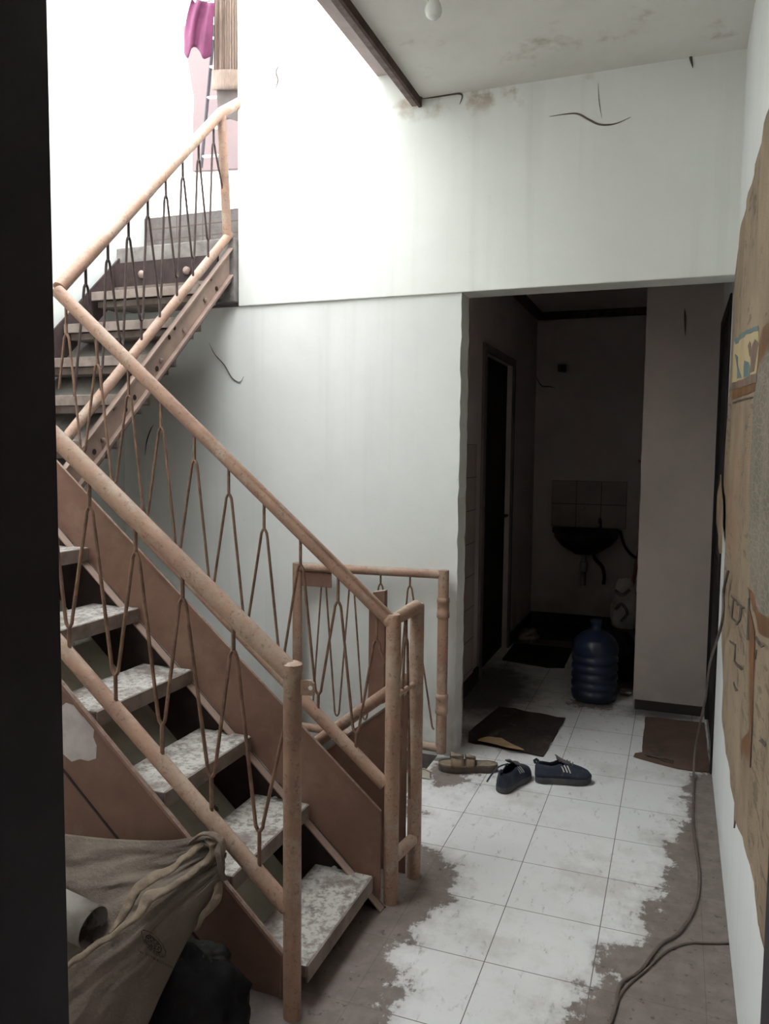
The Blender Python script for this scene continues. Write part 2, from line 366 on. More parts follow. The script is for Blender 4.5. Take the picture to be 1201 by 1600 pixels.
struct(MB().box(-2.0, 1.6, -2.6, .58, -.14, 0).build('floor', 'darkroom'))
# hall walls
TOP = 4.9
FTOP = 4.9
struct(MB().prism([(-2.16, 2.222), (XR+.15, 2.222), (XR+.15, TOP), (-2.16, TOP)], 'y', YB, 3.74).build('wall_back', 'wall', bevel=.004))
pier = MB()
pe = []
random.seed(3)
for k in range(45):
    z = k/44*2.222; pe.append((-.973+random.uniform(-.004, .003), z))
pier.prism([(XL, -2.6), (-.973, -2.6)]+pe+[(XL, 2.222)], 'y', YB+.012, 3.74)
struct(pier.build('wall_back', 'wall_low'))
struct(MB().box(XL-.15, XL, .55, 3.9, -2.6, TOP).box(XL-.15, XL, 3.9, 6.9, -2.6, 2.79).build('wall_left', 'wall_stair'))
struct(MB().box(XR, XR+.15, .55, 3.85, 0, 3.115).box(XR, XR+.15, 3.85, 4.71, 2.2, 3.115).box(XR, XR+.15, .55, 3.74, 3.115, 3.4).build('wall_right', 'wall_side'))
struct(MB().box(XL-.15, -.74, .58, .70, 0, FTOP).box(-.74, .16, .58, .70, 2.16, FTOP).box(.16, XR, .58, .70, 0, FTOP).build('wall_front', 'wall'))
struct(MB().box(-.76, -.66, .565, .703, 0, 2.16).box(.082, .18, .565, .703, 0, 2.16).box(-.66, .082, .565, .703, 2.06, 2.16).build('trim_1', 'black'))
struct(MB().box(-2.1, -.76, .55, .578, 0, 3).box(.18, 1.7, .55, .578, 0, 3).box(-.76, .18, .55, .578, 2.16, 3).build('wall_front', 'black'))
struct(MB().box(-2.1, -2.0, -2.6, .55, 0, 3).box(1.6, 1.7, -2.6, .55, 0, 3).box(-2.1, 1.7, -2.7, -2.6, 0, 3).box(-2.1, 1.7, -2.7, .55, 2.9, 3.0).build('wall_rear', 'darkroom'))
# ceiling
struct(MB().box(-1.2, XR, .70, YB, 3.115, 3.22).build('ceiling', 'ceil'))
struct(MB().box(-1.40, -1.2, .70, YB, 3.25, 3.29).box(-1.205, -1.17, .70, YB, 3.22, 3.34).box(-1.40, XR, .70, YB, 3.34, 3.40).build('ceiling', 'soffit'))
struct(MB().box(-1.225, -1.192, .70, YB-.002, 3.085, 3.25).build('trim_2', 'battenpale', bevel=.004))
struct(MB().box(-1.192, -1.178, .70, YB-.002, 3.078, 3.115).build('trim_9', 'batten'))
# lower storey shaft
struct(MB().box(XL, -1.05, 2.35, 2.47, -2.6, -.145).build('wall_shaft_front', 'shaftwall'))
struct(MB().box(-1.05, -.95, 2.47, 3.6, -2.6, -.145).build('wall_shaft_right', 'shaftwall'))
struct(MB().box(XL, -1.0, 2.4, 3.6, -2.7, -2.605).build('floor', 'concrete'))
# corridor behind the opening
struct(MB().box(-1.3, -1.18, 3.742, 4.93, 0, 2.68).box(-1.3, -1.18, 4.93, 5.85, 2.13, 2.68).box(-1.3, -1.18, 5.85, 6.9, 0, 2.68).build('wall_corridor_left', 'darkroom'))
struct(MB().box(-1.175, -.975, 3.742, 3.76, 0, 2.22).build('wall_corridor_left', 'panelwall'))
struct(MB().box(-1.3, .3, 6.87, 7.0, 0, 2.8).build('wall_corridor_back', 'darkroom'))
struct(MB().box(-.2, .199, 4.712, 6.87, 0, 2.68).build('wall_corridor_right', 'panelwall'))
struct(MB().box(-1.32, 1.3, 3.742, 7.0, 2.68, 2.79).build('ceiling', 'darkroom'))
struct(MB().box(XR+.15, XR+.2, 3.7, 4.8, 0, 3.0).box(XR, 1.3, 4.712, 4.8, 0, 2.68).build('wall_corridor_right', 'darkroom'))  # first box is an added blocker behind the right doorway, stops sky leaking in
struct(MB().box(-1.178, -1.166, 3.762, 4.74, .10, 1.53).build('trim_3', 'tilewall'))
struct(MB().box(-1.178, -1.160, 4.88, 4.955, 0, 2.17).box(-1.178, -1.16, 5.83, 5.87, 0, 2.17).box(-1.178, -1.16, 4.955, 5.83, 2.12, 2.17).build('trim_4', 'jambdark'))
struct(MB().box(-1.178, -1.162, 3.762, 4.88, 0, .10).box(-1.178, -1.162, 5.87, 6.86, 0, .09).build('baseboard_left', 'skirt'))
struct(MB().box(-1.36, -1.30, 4.8, 6.0, 0, 2.4).build('wall_corridor_left', 'darkroom'))  # unseen box added behind the left doorway to stop a light leak
struct(MB().box(XR, XR+.2, 3.7, 4.8, -.14, -.001).build('floor', 'concrete'))
struct(MB().box(-1.16, -.2, 6.855, 6.868, 0, .09).build('baseboard_back', 'skirt'))
struct(MB().box(-.19, .18, 4.700, 4.711, 0, .055).build('baseboard_right', 'skirt'))
struct(MB().box(-1.178, -1.13, 3.9, 6.86, 2.62, 2.678).box(-1.13, -.2, 6.81, 6.868, 2.62, 2.678).build('trim_5', 'batten'))
d1 = MB().box(-1.24, -1.215, 4.955, 5.83, .005, 2.12); d1.box(-1.215, -1.208, 5.03, 5.75, .15, .95).box(-1.215, -1.208, 5.03, 5.75, 1.1, 2.0)
d1o = struct(d1.build('doorway_filler_1', 'doorway_dark', bevel=.003))  # near-black leaf added in place of the dark open doorway
MB().tube([(-1.215, 5.72, 1.02), (-1.17, 5.72, 1.02), (-1.17, 5.62, 1.02)], .009).build('filler_handle', 'ladder', d1o)
d2 = MB().box(.205, .235, 3.90, 4.66, .005, 2.14); d2.box(.199, .206, 3.98, 4.58, .2, .95).box(.199, .206, 3.98, 4.58, 1.1, 2.02)
struct(d2.build('doorway_filler_2', 'doorway_dark', bevel=.003))  # black leaf put in for the dark room seen through the doorway
struct(MB().box(.188, .34, 3.852, 3.90, 0, 2.198).box(.188, .34, 4.66, 4.708, 0, 2.198).box(.188, .34, 3.90, 4.66, 2.14, 2.198).build('trim_6', 'doorway_dark'))
# upper storey behind the stairwell
struct(MB().box(XL, -2.163, 3.56, 3.9, 2.24, 2.565).build('wall_upper_landing', 'concrete', bevel=.006))
struct(MB().box(XL+.001, -2.165, 3.80, 3.95, 2.565, 2.79).build('trim_7', 'risertile', bevel=.004))
struct(MB().box(-2.163, -2.0, 3.742, 5.1, 2.0, TOP).box(-6.0, -1.5, 5.6, 5.7, 2.5, 4.2).build('wall_terrace', 'wall_side'))
struct(MB().box(-6.0, -1.5, 3.955, 4.45, 2.79, 2.83).build('floor', 'concrete'))
struct(MB().box(-3.9, -2.2, 4.45, 4.6, 2.6, 3.10).build('wall_parapet', 'wall_side'))
struct(MB().box(-6.0, -2.2, 4.6, 5.7, 2.79, 2.83).build('floor', 'concrete'))

# ------------------------------------------------------------------ cobwebs / cracks on the walls
def web(pts, Y, r, name, label, cat='cobweb', group=None):
    p = spline([at(x, y, Y) for x, y in pts], 6)
    rs = [r*(.25+math.sin(PI*i/(len(p)-1))) for i in range(len(p))]
    o = MB().tube(p, rs, 6).build(name, 'crack'); return tag(o, label, cat, group)
web([(858, 182), (885, 178), (903, 178), (920, 187), (935, 194), (950, 195), (965, 192), (985, 183)], YB-.004, .0034, 'cobweb_strand', 'long dark wavy cobweb strand high on the back wall above the opening')
web([(940, 185), (936, 160), (934, 130)], YB-.003, .0012, 'cobweb_thread', 'faint cobweb thread hanging from the roof line above the wavy strand')
web([(1070, 75), (1078, 85), (1079, 92), (1082, 106)], YB-.004, .005, 'cobweb_clump', 'small dark cobweb clump by the ceiling near the right corner')
web([(1101, 62), (1096, 70), (1104, 84)], YB-.004, .002, 'cobweb_clump', 'tiny curled cobweb rightmost along the back wall roof line')
web([(655, 155), (676, 152), (700, 148), (716, 146), (722, 150), (718, 163)], YB-.004, .004, 'cobweb_clump', 'brown hanging cobweb beside the end of the dark batten')
web([(645, 142), (652, 150), (656, 160)], YB-.016, .02, 'cobweb_clump', 'dark dirt clot at the end of the dark ceiling batten')
web([(430, 140), (434, 125), (431, 112), (437, 100)], YB-.003, .003, 'cobweb_clump', 'short dark cobweb on the bright wall left of the roof edge')
web([(326, 535), (335, 553), (350, 570), (362, 590), (374, 597), (381, 588)], YB+.008, .0025, 'cobweb_strand', 'cobweb strand trailing on the wall under the upper stair')
web([(240, 663), (235, 672), (229, 690), (226, 712)], YB+.008, .003, 'cobweb_strand', 'short dark cobweb on the shaded wall below the upper stair stringer')
web([(1069, 482), (1070, 497), (1070, 525)], 4.708, .005, 'wall_scar', 'narrow dark vertical scar on the grey corridor panel', 'wall mark')
web([(835, 583), (845, 602), (858, 604), (868, 606)], 6.866, .004, 'cobweb_strand', 'dark strand on the corridor back wall below the socket box')

# ------------------------------------------------------------------ lower flight
SA = -(.914)
def far_z(x): return .017+(-.859-x)*.905
treads = [(-.885, .104), (-1.115, .307), (-1.335, .509), (-1.570, .714), (-1.790, .915), (-2.010, 1.121)]
st = thing('steel_staircase', (-.86, 2.05, 0), 'lower steel stair flight with dusty grey treads rising left from the tiled floor', 'staircase')
random.seed(11)
for i, (x, z) in enumerate(treads):
    t = MB(); n = 22; rows = []
    t.box(x-.205, x, 1.803, 2.288, z-.035, z)
    o = t.build('tread', 'tread', st, bevel=.004)
    MB().box(x-.004, x+.004, 1.806, 2.286, z-.05, z-.002).build('tread_nosing', 'tread_edge', o, bevel=.002)
def slab(x0, x1, zf, t0, t1, y0, y1, extra=0):
    return MB().prism([(x0, zf(x0)+t1), (x1, zf(x1)+t1), (x1, zf(x1)+t0), (x0, zf(x0)+t0)], 'y', y0, y1)
# soffit sheet closing the underside
slab(-2.35, -.80-.12, far_z, -.275, -.263, 1.812, 2.285).build('soffit_plate', 'soffitplate', st)
# far stringer: pink skirt above the tread line, dark channel web below
fx0, fx1 = -2.2, -.862
MB().prism([(fx0, .318+.859*(fx1-fx0)), (fx1, .318), (fx1, max(0.0, far_z(fx1))), (fx0, far_z(fx0))], 'y', 2.300, 2.306).build('skirt_plate', 'plate', st)
MB().tube([(fx0, 2.299, .318+.859*(fx1-fx0)), (fx1, 2.299, .318)], .006, 6).build('skirt_edge', 'plate', st)
b = MB().prism([(-2.35, far_z(-2.35)-.29), (-2.35, far_z(-2.35)), (-.84, far_z(-.84)), (-.84, 0.002), (-1.17, .002)], 'y', 2.292, 2.298)
b.build('stringer_web', 'rust', st)
slab(-2.35, -.845, far_z, -.006, 0, 2.262, 2.298).build('stringer_flange', 'plate_light', st)
for i in range(5):
    x = -1.02-.222*i; z = far_z(x)-.065
    MB().lathe([(.002, -.001), (.011, 0), (.011, .006), (.006, .009)], (x, 2.291, z), 12, (0, -1, 0)).build('bolt_head', 'boltw', st)
# near stringer
def near_z(x): return .132+(-.947-x)*.895
ns = MB().prism([(-2.2, near_z(-2.2)), (-.947, near_z(-.947)), (-.947, .002), (-1.17, .002), (-1.30, .05), (-2.2, near_z(-2.2)-.62)], 'y', 1.794, 1.800)
ns.build('near_stringer', 'plate', st)
MB().tube([(-2.2, 1.788, near_z(-2.2)), (-.947, 1.788, near_z(-.947)), (-.947, 1.788, .01)], .0095, 8).build('near_stringer_edge', 'plate', st)
slab(-2.2, -.95, near_z, -.006, 0, 1.80, 1.803).build('stringer_flange', 'plate_light', st)
MB().prism([(-2.2, near_z(-2.2)-.262), (-1.2, near_z(-1.2)-.262), (-1.2, near_z(-1.2)-.268), (-2.2, near_z(-2.2)-.268)], 'y', 1.788, 1.7935).build('edge_shadow_strip', 'rust', st)  # dark strip painted as the shadow along the plate's lower edge
pp = [(103, 1098), (115, 1102), (128, 1118), (140, 1128), (147, 1140), (146, 1152), (151, 1165), (150, 1185), (138, 1189), (125, 1186), (112, 1190), (103, 1182), (90, 1170), (88, 1110)]
MB().prism([((q := at(x, y, 1.793)).x, q.z) for x, y in pp], 'y', 1.7925, 1.7937).build('paint_patch', 'peel', st)

# ------------------------------------------------------------------ railings
RR = .0235
def pipe(name, pts, parent, r=RR, m='tube', n=16):
    mb = MB().tube(pts, r, n)
    for p in pts[1:-1]: mb.lathe([(r*math.sin(a)+1e-4, -r*math.cos(a)) for a in [PI*k/8 for k in range(9)]], p, n)
    return mb.build(name, m, parent, smooth=True)
def baluster(parent, P, mapf, r=.0048, name='baluster', m='rod'):
    """P: dict of peak (s,z), left / right trough, stem tops; mapf maps (s,z) to 3-D"""
    mb = MB(); (sp, zp) = P['peak']; w = .0125
    mb.tube([mapf(sp, P['top']), mapf(sp, zp)], r*1.1, 8)
    arch = [(sp-w, zp-.030), (sp-w*.8, zp-.014), (sp-w*.35, zp-.003), (sp, zp), (sp+w*.35, zp-.003), (sp+w*.8, zp-.014), (sp+w, zp-.030)]
    pts = []
    if P.get('L'):
        (sl, zl) = P['L']; pts += [(sl, zl), (sl+w*.35, zl+.003), (sl+w*.8, zl+.012), (sl+w, zl+.028)]
    elif P.get('Lend'): pts += [P['Lend']]
    pts += arch
    if P.get('R'):
        (sr, zr) = P['R']; pts += [(sr-w, zr+.028), (sr-w*.8, zr+.012), (sr-w*.35, zr+.003), (sr, zr)]
    elif P.get('Rend'): pts += [P['Rend']]
    mb.tube([mapf(*p) for p in pts], r, 8)
    if P.get('R') and P.get('bot') is not None: mb.tube([mapf(P['R'][0], P['R'][1]), mapf(P['R'][0], P['bot'])], r*1.1, 8)
    return mb.build(name, m, parent, smooth=True)

# near railing (in front of the lower flight)
YN = 1.745
nr = thing('stair_railing', (-.90, YN, 0), 'nearest tan pipe railing with zigzag rods, on the camera side of the lower stair', 'stair railing')
hz = lambda x: .930+(-.905-x)*.795
bz = lambda x: at(447, 1415, YN).z+(at(447, 1415, YN).x-x)*.852
pipe('handrail', [(-2.12, YN, hz(-2.12)), (-.900, YN, hz(-.900)-.008)], nr, .0255)
pipe('bottom_rail', [(-2.12, YN, bz(-2.12)), (-.91, YN, bz(-.91))], nr, .022)
MB().lathe([(.0238, 0.001), (.0238, .92), (.0262, .932), (.0255, .942), (.015, .948)], (-.897, YN, 0), 20).build('newel_post', 'tube', nr, smooth=True)
tabm = MB().prism([((q := at(x, y, YN-.004)).x, q.z) for x, y in [(470, 1062), (486, 1062), (492, 1067), (492, 1087), (470, 1086)]], 'y', YN-.008, YN-.002)
tb = tabm.build('latch_tab', 'tube', nr, bevel=.002)
q = at(485, 1075, YN-.009)
MB().lathe([(.0055, 0), (.0055, .002), (.003, .0025)], q, 12, (0, -1, 0)).build('latch_hole', 'boltw', tb)
pk = [(-1.075, .957), (-1.231, 1.083), (-1.381, 1.199), (-1.535, 1.318), (-1.688, 1.44), (-1.84, 1.56), (-1.99, 1.68)]
tr = [(-.999, .480), (-1.145, .604), (-1.302, .727), (-1.456, .848), (-1.616, .970), (-1.768, 1.09), (-1.92, 1.21)]
mf = lambda s, z: (s, YN, z)
kY = YN/1.755
cor = lambda p: (p[0]*kY, 1.48+(p[1]-1.48)*kY)
pk = [cor(p) for p in pk]; tr = [cor(p) for p in tr]
for i in range(len(pk)):
    P = dict(peak=pk[i], top=hz(pk[i][0])-.01, R=tr[i], bot=bz(tr[i][0])+.012)
    if i+1 < len(tr): P['L'] = tr[i+1]
    else: P['Lend'] = (pk[i][0]-.05, pk[i][1]-.25)
    baluster(nr, P, mf, .0052)
qq = at(449, 1114, YN)
MB().tube([mf(*tr[0]), mf(tr[0][0]+.004, tr[0][1]+.003), mf(tr[0][0]+.010, tr[0][1]+.012), mf(tr[0][0]+.0125, tr[0][1]+.028), (qq.x, YN, qq.z)], .0052, 8).build('baluster', 'rod', nr, smooth=True)

# far railing
YF = 2.33
fr = thing('stair_railing', (-.84, YF, 0), 'tan pipe railing on the wall side of the lower stair, ending in twin posts', 'stair railing')
fh = lambda x: .948+(-.869-x)*.856
fb = lambda x: .398+(-.863-x)*.835
pipe('handrail', [(-2.166, YF, fh(-2.166)), (-.846, YF, .938), (-.817, 2.507, .955)], fr, .0245)
pipe('bottom_rail', [(-2.12, YF, fb(-2.12)), (-.86, YF, fb(-.86))], fr, .021)
MB().lathe([(.0243, .001), (.0243, .955), (.02, .962)], (-.836, YF, 0), 20).build('newel_post', 'tube', fr, smooth=True)
MB().lathe([(.0243, .001), (.0243, .962), (.02, .968)], (-.815, 2.507, 0), 20).build('newel_post', 'tube', fr, smooth=True)
pipe('bottom_rail', [(-.834, YF+.02, .145), (-.817, 2.49, .142)], fr, .021)
pipe('bottom_rail', [(-.834, YF+.02, .690), (-.817, 2.49, .692)], fr, .009)
fpk = [(-.894+(-.1372)*k, .873+.1142*k) for k in range(10)]
ftr = [(-.964+(-.1372)*k, .555+.1138*k) for k in range(10)]
mf = lambda s, z: (s, YF, z)
for i in range(10):
    P = dict(peak=fpk[i], top=fh(fpk[i][0])-.01)
    if i == 0: P['Rend'] = (-.862, .80)
    else: P['R'] = ftr[i-1]; P['bot'] = fb(ftr[i-1][0])+.01
    if i < 9: P['L'] = ftr[i]
    else: P['Lend'] = (fpk[i][0]-.04, fpk[i][1]-.2)
    baluster(fr, P, mf)
mf2 = lambda s, z: (-.834+(s-2.33)*.11, s, z)
baluster(fr, dict(peak=(2.42, .865), top=.935, Lend=(2.375, .3), Rend=(2.465, .3)), mf2)

# ------------------------------------------------------------------ upper flight
XU = -2.19
us = thing('steel_staircase', (-2.5, 2.4, 1.2), 'upper steel stair flight climbing along the bright left wall to the open roof', 'staircase')
ut = [(2.492, 1.515), (2.715, 1.710), (2.915, 1.900), (3.120, 2.092), (3.318, 2.285)]
for y, z in ut:
    o = MB().box(-2.86, -2.215, y, y+.215, z-.035, z).build('tread', 'tread', us, bevel=.004)
    MB().box(-2.862, -2.212, y-.005, y+.004, z-.045, z-.001).build('tread_nosing', 'tread_edge', o, bevel=.002)
    MB().box(-2.85, -2.23, y+.03, y+.17, z-.075, z-.045).build('tread_bracket', 'tread', us)
uz = lambda y: 1.535+(y-2.50)*.925
MB().prism([(2.36, uz(2.36)), (3.555, uz(3.555)), (3.555, uz(3.555)-.135), (2.36, uz(2.36)-.135)], 'x', XU-.006, XU).build('stringer', 'plate_light', us, bevel=.001)
for z0 in (0, -.135):
    MB().prism([(2.36, uz(2.36)+z0), (3.555, uz(3.555)+z0), (3.555, uz(3.555)+z0-.007), (2.36, uz(2.36)+z0-.007)], 'x', XU-.004, XU+.022).build('stringer_flange', 'plate_light', us)
MB().prism([(2.36, uz(2.36)-.145), (3.585, uz(3.585)-.145), (3.585, uz(3.585)-.165), (2.36, uz(2.36)-.165)], 'x', XU-.04, XU+.012).build('stringer_flange', 'plate_light', us)
MB().prism([(2.36, uz(2.36)), (3.555, uz(3.555)), (3.555, uz(3.555)-.2), (2.36, uz(2.36)-.2)], 'x', -2.885, -2.875).build('stringer', 'rust', us)
MB().prism([(2.36, uz(2.36)-.24), (3.40, uz(3.40)-.24), (3.40, uz(3.40)-.25), (2.36, uz(2.36)-.25)], 'x', -2.87, -2.25).build('soffit_plate', 'soffitdark', us)
MB().box(-2.88, -2.24, 3.52, 3.535, 2.29, 2.475).build('riser_plate', 'rust', us)
MB().box(-2.87, -2.25, 3.505, 3.52, 2.30, 2.345).build('riser_lip', 'tread', us)
for x in (-2.70, -2.42):
    MB().lathe([(.02, 0), (.02, .012), (.012, .022), (.004, .026)], (x, 3.519, 2.405), 12, (0, -1, 0)).build('bolt_head', 'bolt', us)
for k, (x, y) in enumerate([(307, 437), (329, 435), (338, 451), (320, 469), (272, 512), (287, 516), (264, 527), (251, 564), (245, 576), (225, 578), (210, 621), (178, 638), (196, 640), (160, 688), (147, 706)]):
    p = onx(x, y, XU+.001)
    if k % 2: MB().lathe([(.012, 0), (.012, .006), (.006, .01)], p, 10, (1, 0, 0)).build('bolt_head', 'bolt', us)
    else: MB().lathe([(.010, 0), (.012, .0015), (.004, .002)], p, 12, (1, 0, 0)).build('bolt_hole', 'hole', us)
MB().box(-2.86, -2.22, 1.78, 2.36, 1.275, 1.32).build('landing_plate', 'tread', us, bevel=.004)
# upper railing
ur = thing('stair_railing', (XU, 2.36, 1.45), 'upper tan pipe railing climbing beside the bright left wall', 'stair railing')
XH = -2.172
uh = lambda y: 2.068+(y-2.34)*.964
ub = lambda y: 1.506+(y-2.37)*.904
p0 = at(345, 176, 3.45); 
pipe('handrail', [(XH, 2.345, uh(2.345)), (p0.x, 3.45, p0.z), (p0.x+.01, 3.74, p0.z+.2)], ur, .0245)
pipe('bottom_rail', [(XU, 2.375, ub(2.375)), (XU, 3.56, ub(3.56))], ur, .0215)
MB().tube([(p0.x, 3.455, p0.z-.01), (XU, 3.535, 2.565)], .0225, 16).build('newel_post', 'tube', ur, smooth=True)
mu = lambda s, z: (XU+.006, s, z)
upk = [(2.50+.1295*k, 2.118+.1225*k) for k in range(8)]
for i, (s, z) in enumerate(upk):
    P = dict(peak=(s, z), top=uh(s)-.01)
    if i < 7:
        sr = s+.075; P['R'] = (sr, ub(sr)+.105); P['bot'] = ub(sr)+.012
    else: P['Rend'] = (3.508, 2.73)
    if i > 0:
        sl = s-.1295+.075; P['L'] = (sl, ub(sl)+.105)
    else: P['Lend'] = (2.425, 1.68)
    baluster(ur, P, mu, .0052, m='rod_backlit')

# ------------------------------------------------------------------ descending flight behind
ds = thing('steel_staircase', (-1.1, 2.95, -.1), 'steel stair flight going down through the floor hole behind the twin posts', 'staircase')
dz = lambda x: .584+(x+.931)*.806
MB().prism([(-1.9, dz(-1.9)), (-.848, dz(-.848)), (-.848, .003), (-1.04, .003), (-1.9, dz(-1.9)-.62)], 'y', 2.509, 2.515).build('side_plate', 'plate', ds)
MB().tube([(-1.9, 2.508, dz(-1.9)), (-.848, 2.508, dz(-.848))], .004, 6).build('side_plate_edge', 'plate_light', ds)
sp = [((q := at(x, y, 3.50)).x, q.z) for x, y in [(691, 1192), (680, 1187), (655, 1196), (640, 1206), (600, 1235), (560, 1265), (560, 1330), (640, 1262), (652, 1245), (690, 1200)]]
sp = [(-1.0, .008), (-1.0, .036), (-1.03, .046), (-1.10, .030), (-2.2, -.85), (-2.2, -1.1), (-1.30, -.22), (-1.062, -.022), (-1.062, .004)]
MB().prism(sp, 'y', 3.30, 3.31).build('far_stringer', 'soffitplate', ds)
MB().tube([(-1.0, 3.302, .012), (-1.0, 3.302, .038), (-1.03, 3.302, .048), (-1.10, 3.302, .031), (-2.2, 3.302, -.849)], .0045, 6).build('far_stringer_edge', 'plate_light', ds)
for k in range(7):
    x = -1.16-.23*k; z = -.19-.19*k
    MB().box(x-.11, x+.11, 2.52, 3.296, z-.03, z).build('tread', 'tread', ds, bevel=.004)
MB().prism([((q := at(578, 935, 2.53)).x, q.z), (at(585, 924, 2.53).x, at(585, 924, 2.53).z), (at(603, 922, 2.53).x, at(603, 922, 2.53).z), (at(603, 922, 2.53).x, .60), (q.x, .58)], 'y', 2.518, 2.545).build('stub_board', 'plate', ds, bevel=.002)
p1 = at(480, 1170, 2.507); p2 = at(600, 1085, 2.507); dd = (p2-p1)
dr = thing('stair_railing', (-.82, 2.507, 0), 'short bare bottom pipe descending left behind the twin posts', 'stair railing')
pipe('bottom_rail', [tuple(p1-dd*1.2), tuple(p2+dd*.28)], dr, .021)

# ------------------------------------------------------------------ gate leaning by the wall
YG = 3.535
gt = thing('iron_gate', (-1.4, YG, .04), 'small tan pipe gate with zigzag rods folded against the white back wall', 'gate')
MB().tube([(-1.79, YG, .895), (-1.030, YG, .905)], .022, 16).build('top_rail', 'tube', gt, smooth=True)
MB().tube([(-1.79, YG, .07), (-1.035, YG, .062)], .021, 16).build('bottom_rail', 'tube', gt, smooth=True)
MB().tube([(-1.79, YG, .04), (-1.79, YG, .915)], .024, 16).build('gate_post', 'tube', gt, smooth=True)
MB().tube([(-1.020, YG, .04), (-1.020, YG, .925)], .0255, 16).build('gate_post', 'tube', gt, smooth=True)
for z in (.70, .235):
    MB().lathe([(.027, -.004), (.0305, 0), (.0305, .022), (.0285, .026), (.0285, .068), (.0305, .072), (.0305, .09), (.027, .095)], (-1.020, YG, z), 20).build('hinge_sleeve', 'tube', gt, smooth=True)
MB().box(-1.765, -1.60, YG-.004, YG+.004, .80, .875).build('latch_plate', 'plate', gt, bevel=.003)
mg = lambda s, z: (s, YG, z)
gp = [-1.643, -1.491, -1.338, -1.187]; gtv = [-1.567, -1.415, -1.262]
for i, s in enumerate(gp):
    P = dict(peak=(s, .838), top=.89)
    if i < 3: P['R'] = (gtv[i], .15)
    else: P['R'] = (-1.056, .15)
    if i > 0: P['L'] = (gtv[i-1], .15)
    else: P['Lend'] = (-1.70, .2)
    baluster(gt, P, mg, .0048)

# ------------------------------------------------------------------ upstairs things
def strip(pts, Y, y2):  # closed outline in px -> prism at depth
    return MB().prism([((q := at(x, y, Y)).x, q.z) for x, y in pts], 'y', Y, y2)
bl = thing('hanging_blind', tuple(at(350, 100, 4.25)), 'brown ribbed straw blind hanging at the top of the upper stair', 'blind')
rows = []
for j in range(16):
    y = -60+(128+60)*j/15
    row = []
    for i in range(41):
        x = 328.5+50*i/40; p = at(x, y, 4.25); row.append((p.x, 4.25+.012*math.sin(i*2.4)+.05*((i-20)/20)**2, p.z))
    rows.append(row)
MB().grid(rows).build('woven_sheet', 'straw', bl, smooth=True, solid=.01)
rows = []
for j in range(5):
    y = 106+30*j/4
    rows.append([(at(327+53*i/40, y, 4.24).x, 4.235+.05*((i-20)/20)**2, at(327+53*i/40, y+4*math.sin(PI*i/40), 4.24).z) for i in range(41)])
MB().grid(rows).build('lower_hem', 'straw', bl, smooth=True, solid=.02)
strip([(338, 134), (380, 134), (380, 190), (355, 183), (341, 186)], 4.27, 4.30).build('grey_backing', 'greycloth', bl)
rows = []
top = [(300, -4), (306, -2), (312, 0), (318, 2), (324, 4), (330, 4), (336, 4)]
bot = [(288, 84), (293, 91), (299, 76), (306, 74), (313, 82), (318, 92), (330, 88)]
for j in range(14):
    t = j/13; row = []
    for i in range(7):
        a, b_ = top[i], bot[i]; s = t**.8
        x = a[0]+(b_[0]-a[0])*s - 6*math.sin(PI*t)*(1-i/6)*.6; y = a[1]+(b_[1]-a[1])*t
        p = at(x, y, 4.15+.02*math.sin(i*2.1+t*1.5)); row.append(tuple(p))
    rows.append([tuple(v) for v in spline(row, 4)])
MC = MB().grid(rows).build('draped_cloth', 'magenta', smooth='all', solid=.004)
tag(MC, 'magenta pink cloth hanging in the open air above the upper stair', 'cloth')
hk = MB().tube([at(296, -12, 4.16), at(305, 2, 4.16), at(312, 8, 4.16), at(319, 3, 4.17), at(345, -6, 4.17)], .008, 8).build('clothes_hanger', 'pvc')
tag(hk, 'thin pale clothes hanger holding the magenta cloth', 'hanger')
ld = thing('ladder', tuple(at(325, 265, 4.40)), 'dark thin ladder leaning behind the blind at the stair top', 'ladder')
MB().tube([at(335, 40, 4.42), at(326, 135, 4.40), at(314, 262, 4.38)], .012, 8).build('ladder_rail', 'ladder', ld)
MB().tube([at(362, 40, 4.42), at(354, 140, 4.40), at(342, 262, 4.38)], .012, 8).build('ladder_rail', 'ladder', ld)
for y in (60, 105, 153, 201, 245):
    k = (y-40)/222; MB().tube([at(334-20*k, y, 4.41-.03*k), at(361-20*k, y-2, 4.41-.03*k)], .010, 8).build('ladder_rung', 'pvc', ld)
dk = strip([(284, 40), (372, 40), (390, 40), (390, 262), (300, 267), (302, 150)], 5.3, 5.34).build('door_3', 'pink'); struct(dk)

# ------------------------------------------------------------------ cardboard on the right wall
cs = thing('cardboard_sheet', (XR, 2.2, .5), 'tall old printed brown cardboard sheet fixed on the white right wall', 'cardboard')
edge = [(2.0, 2.36), (2.38, 2.345), (3.0, 2.32), (3.26, 2.30), (3.30, 2.21), (3.50, 2.06), (3.55, 2.03), (3.48, 1.73), (3.52, 1.5), (3.55, 1.36), (3.48, 1.19), (3.22, 1.11), (3.34, .98), (3.36, .89), (3.22, .7), (3.11, .55), (2.9, .505), (2.6, .50), (2.36, .50), (2.33, .44), (2.25, .50), (1.9, .57), (1.80, .60), (1.70, .575), (1.4, .55), (.95, .55), (.95, 2.38)]
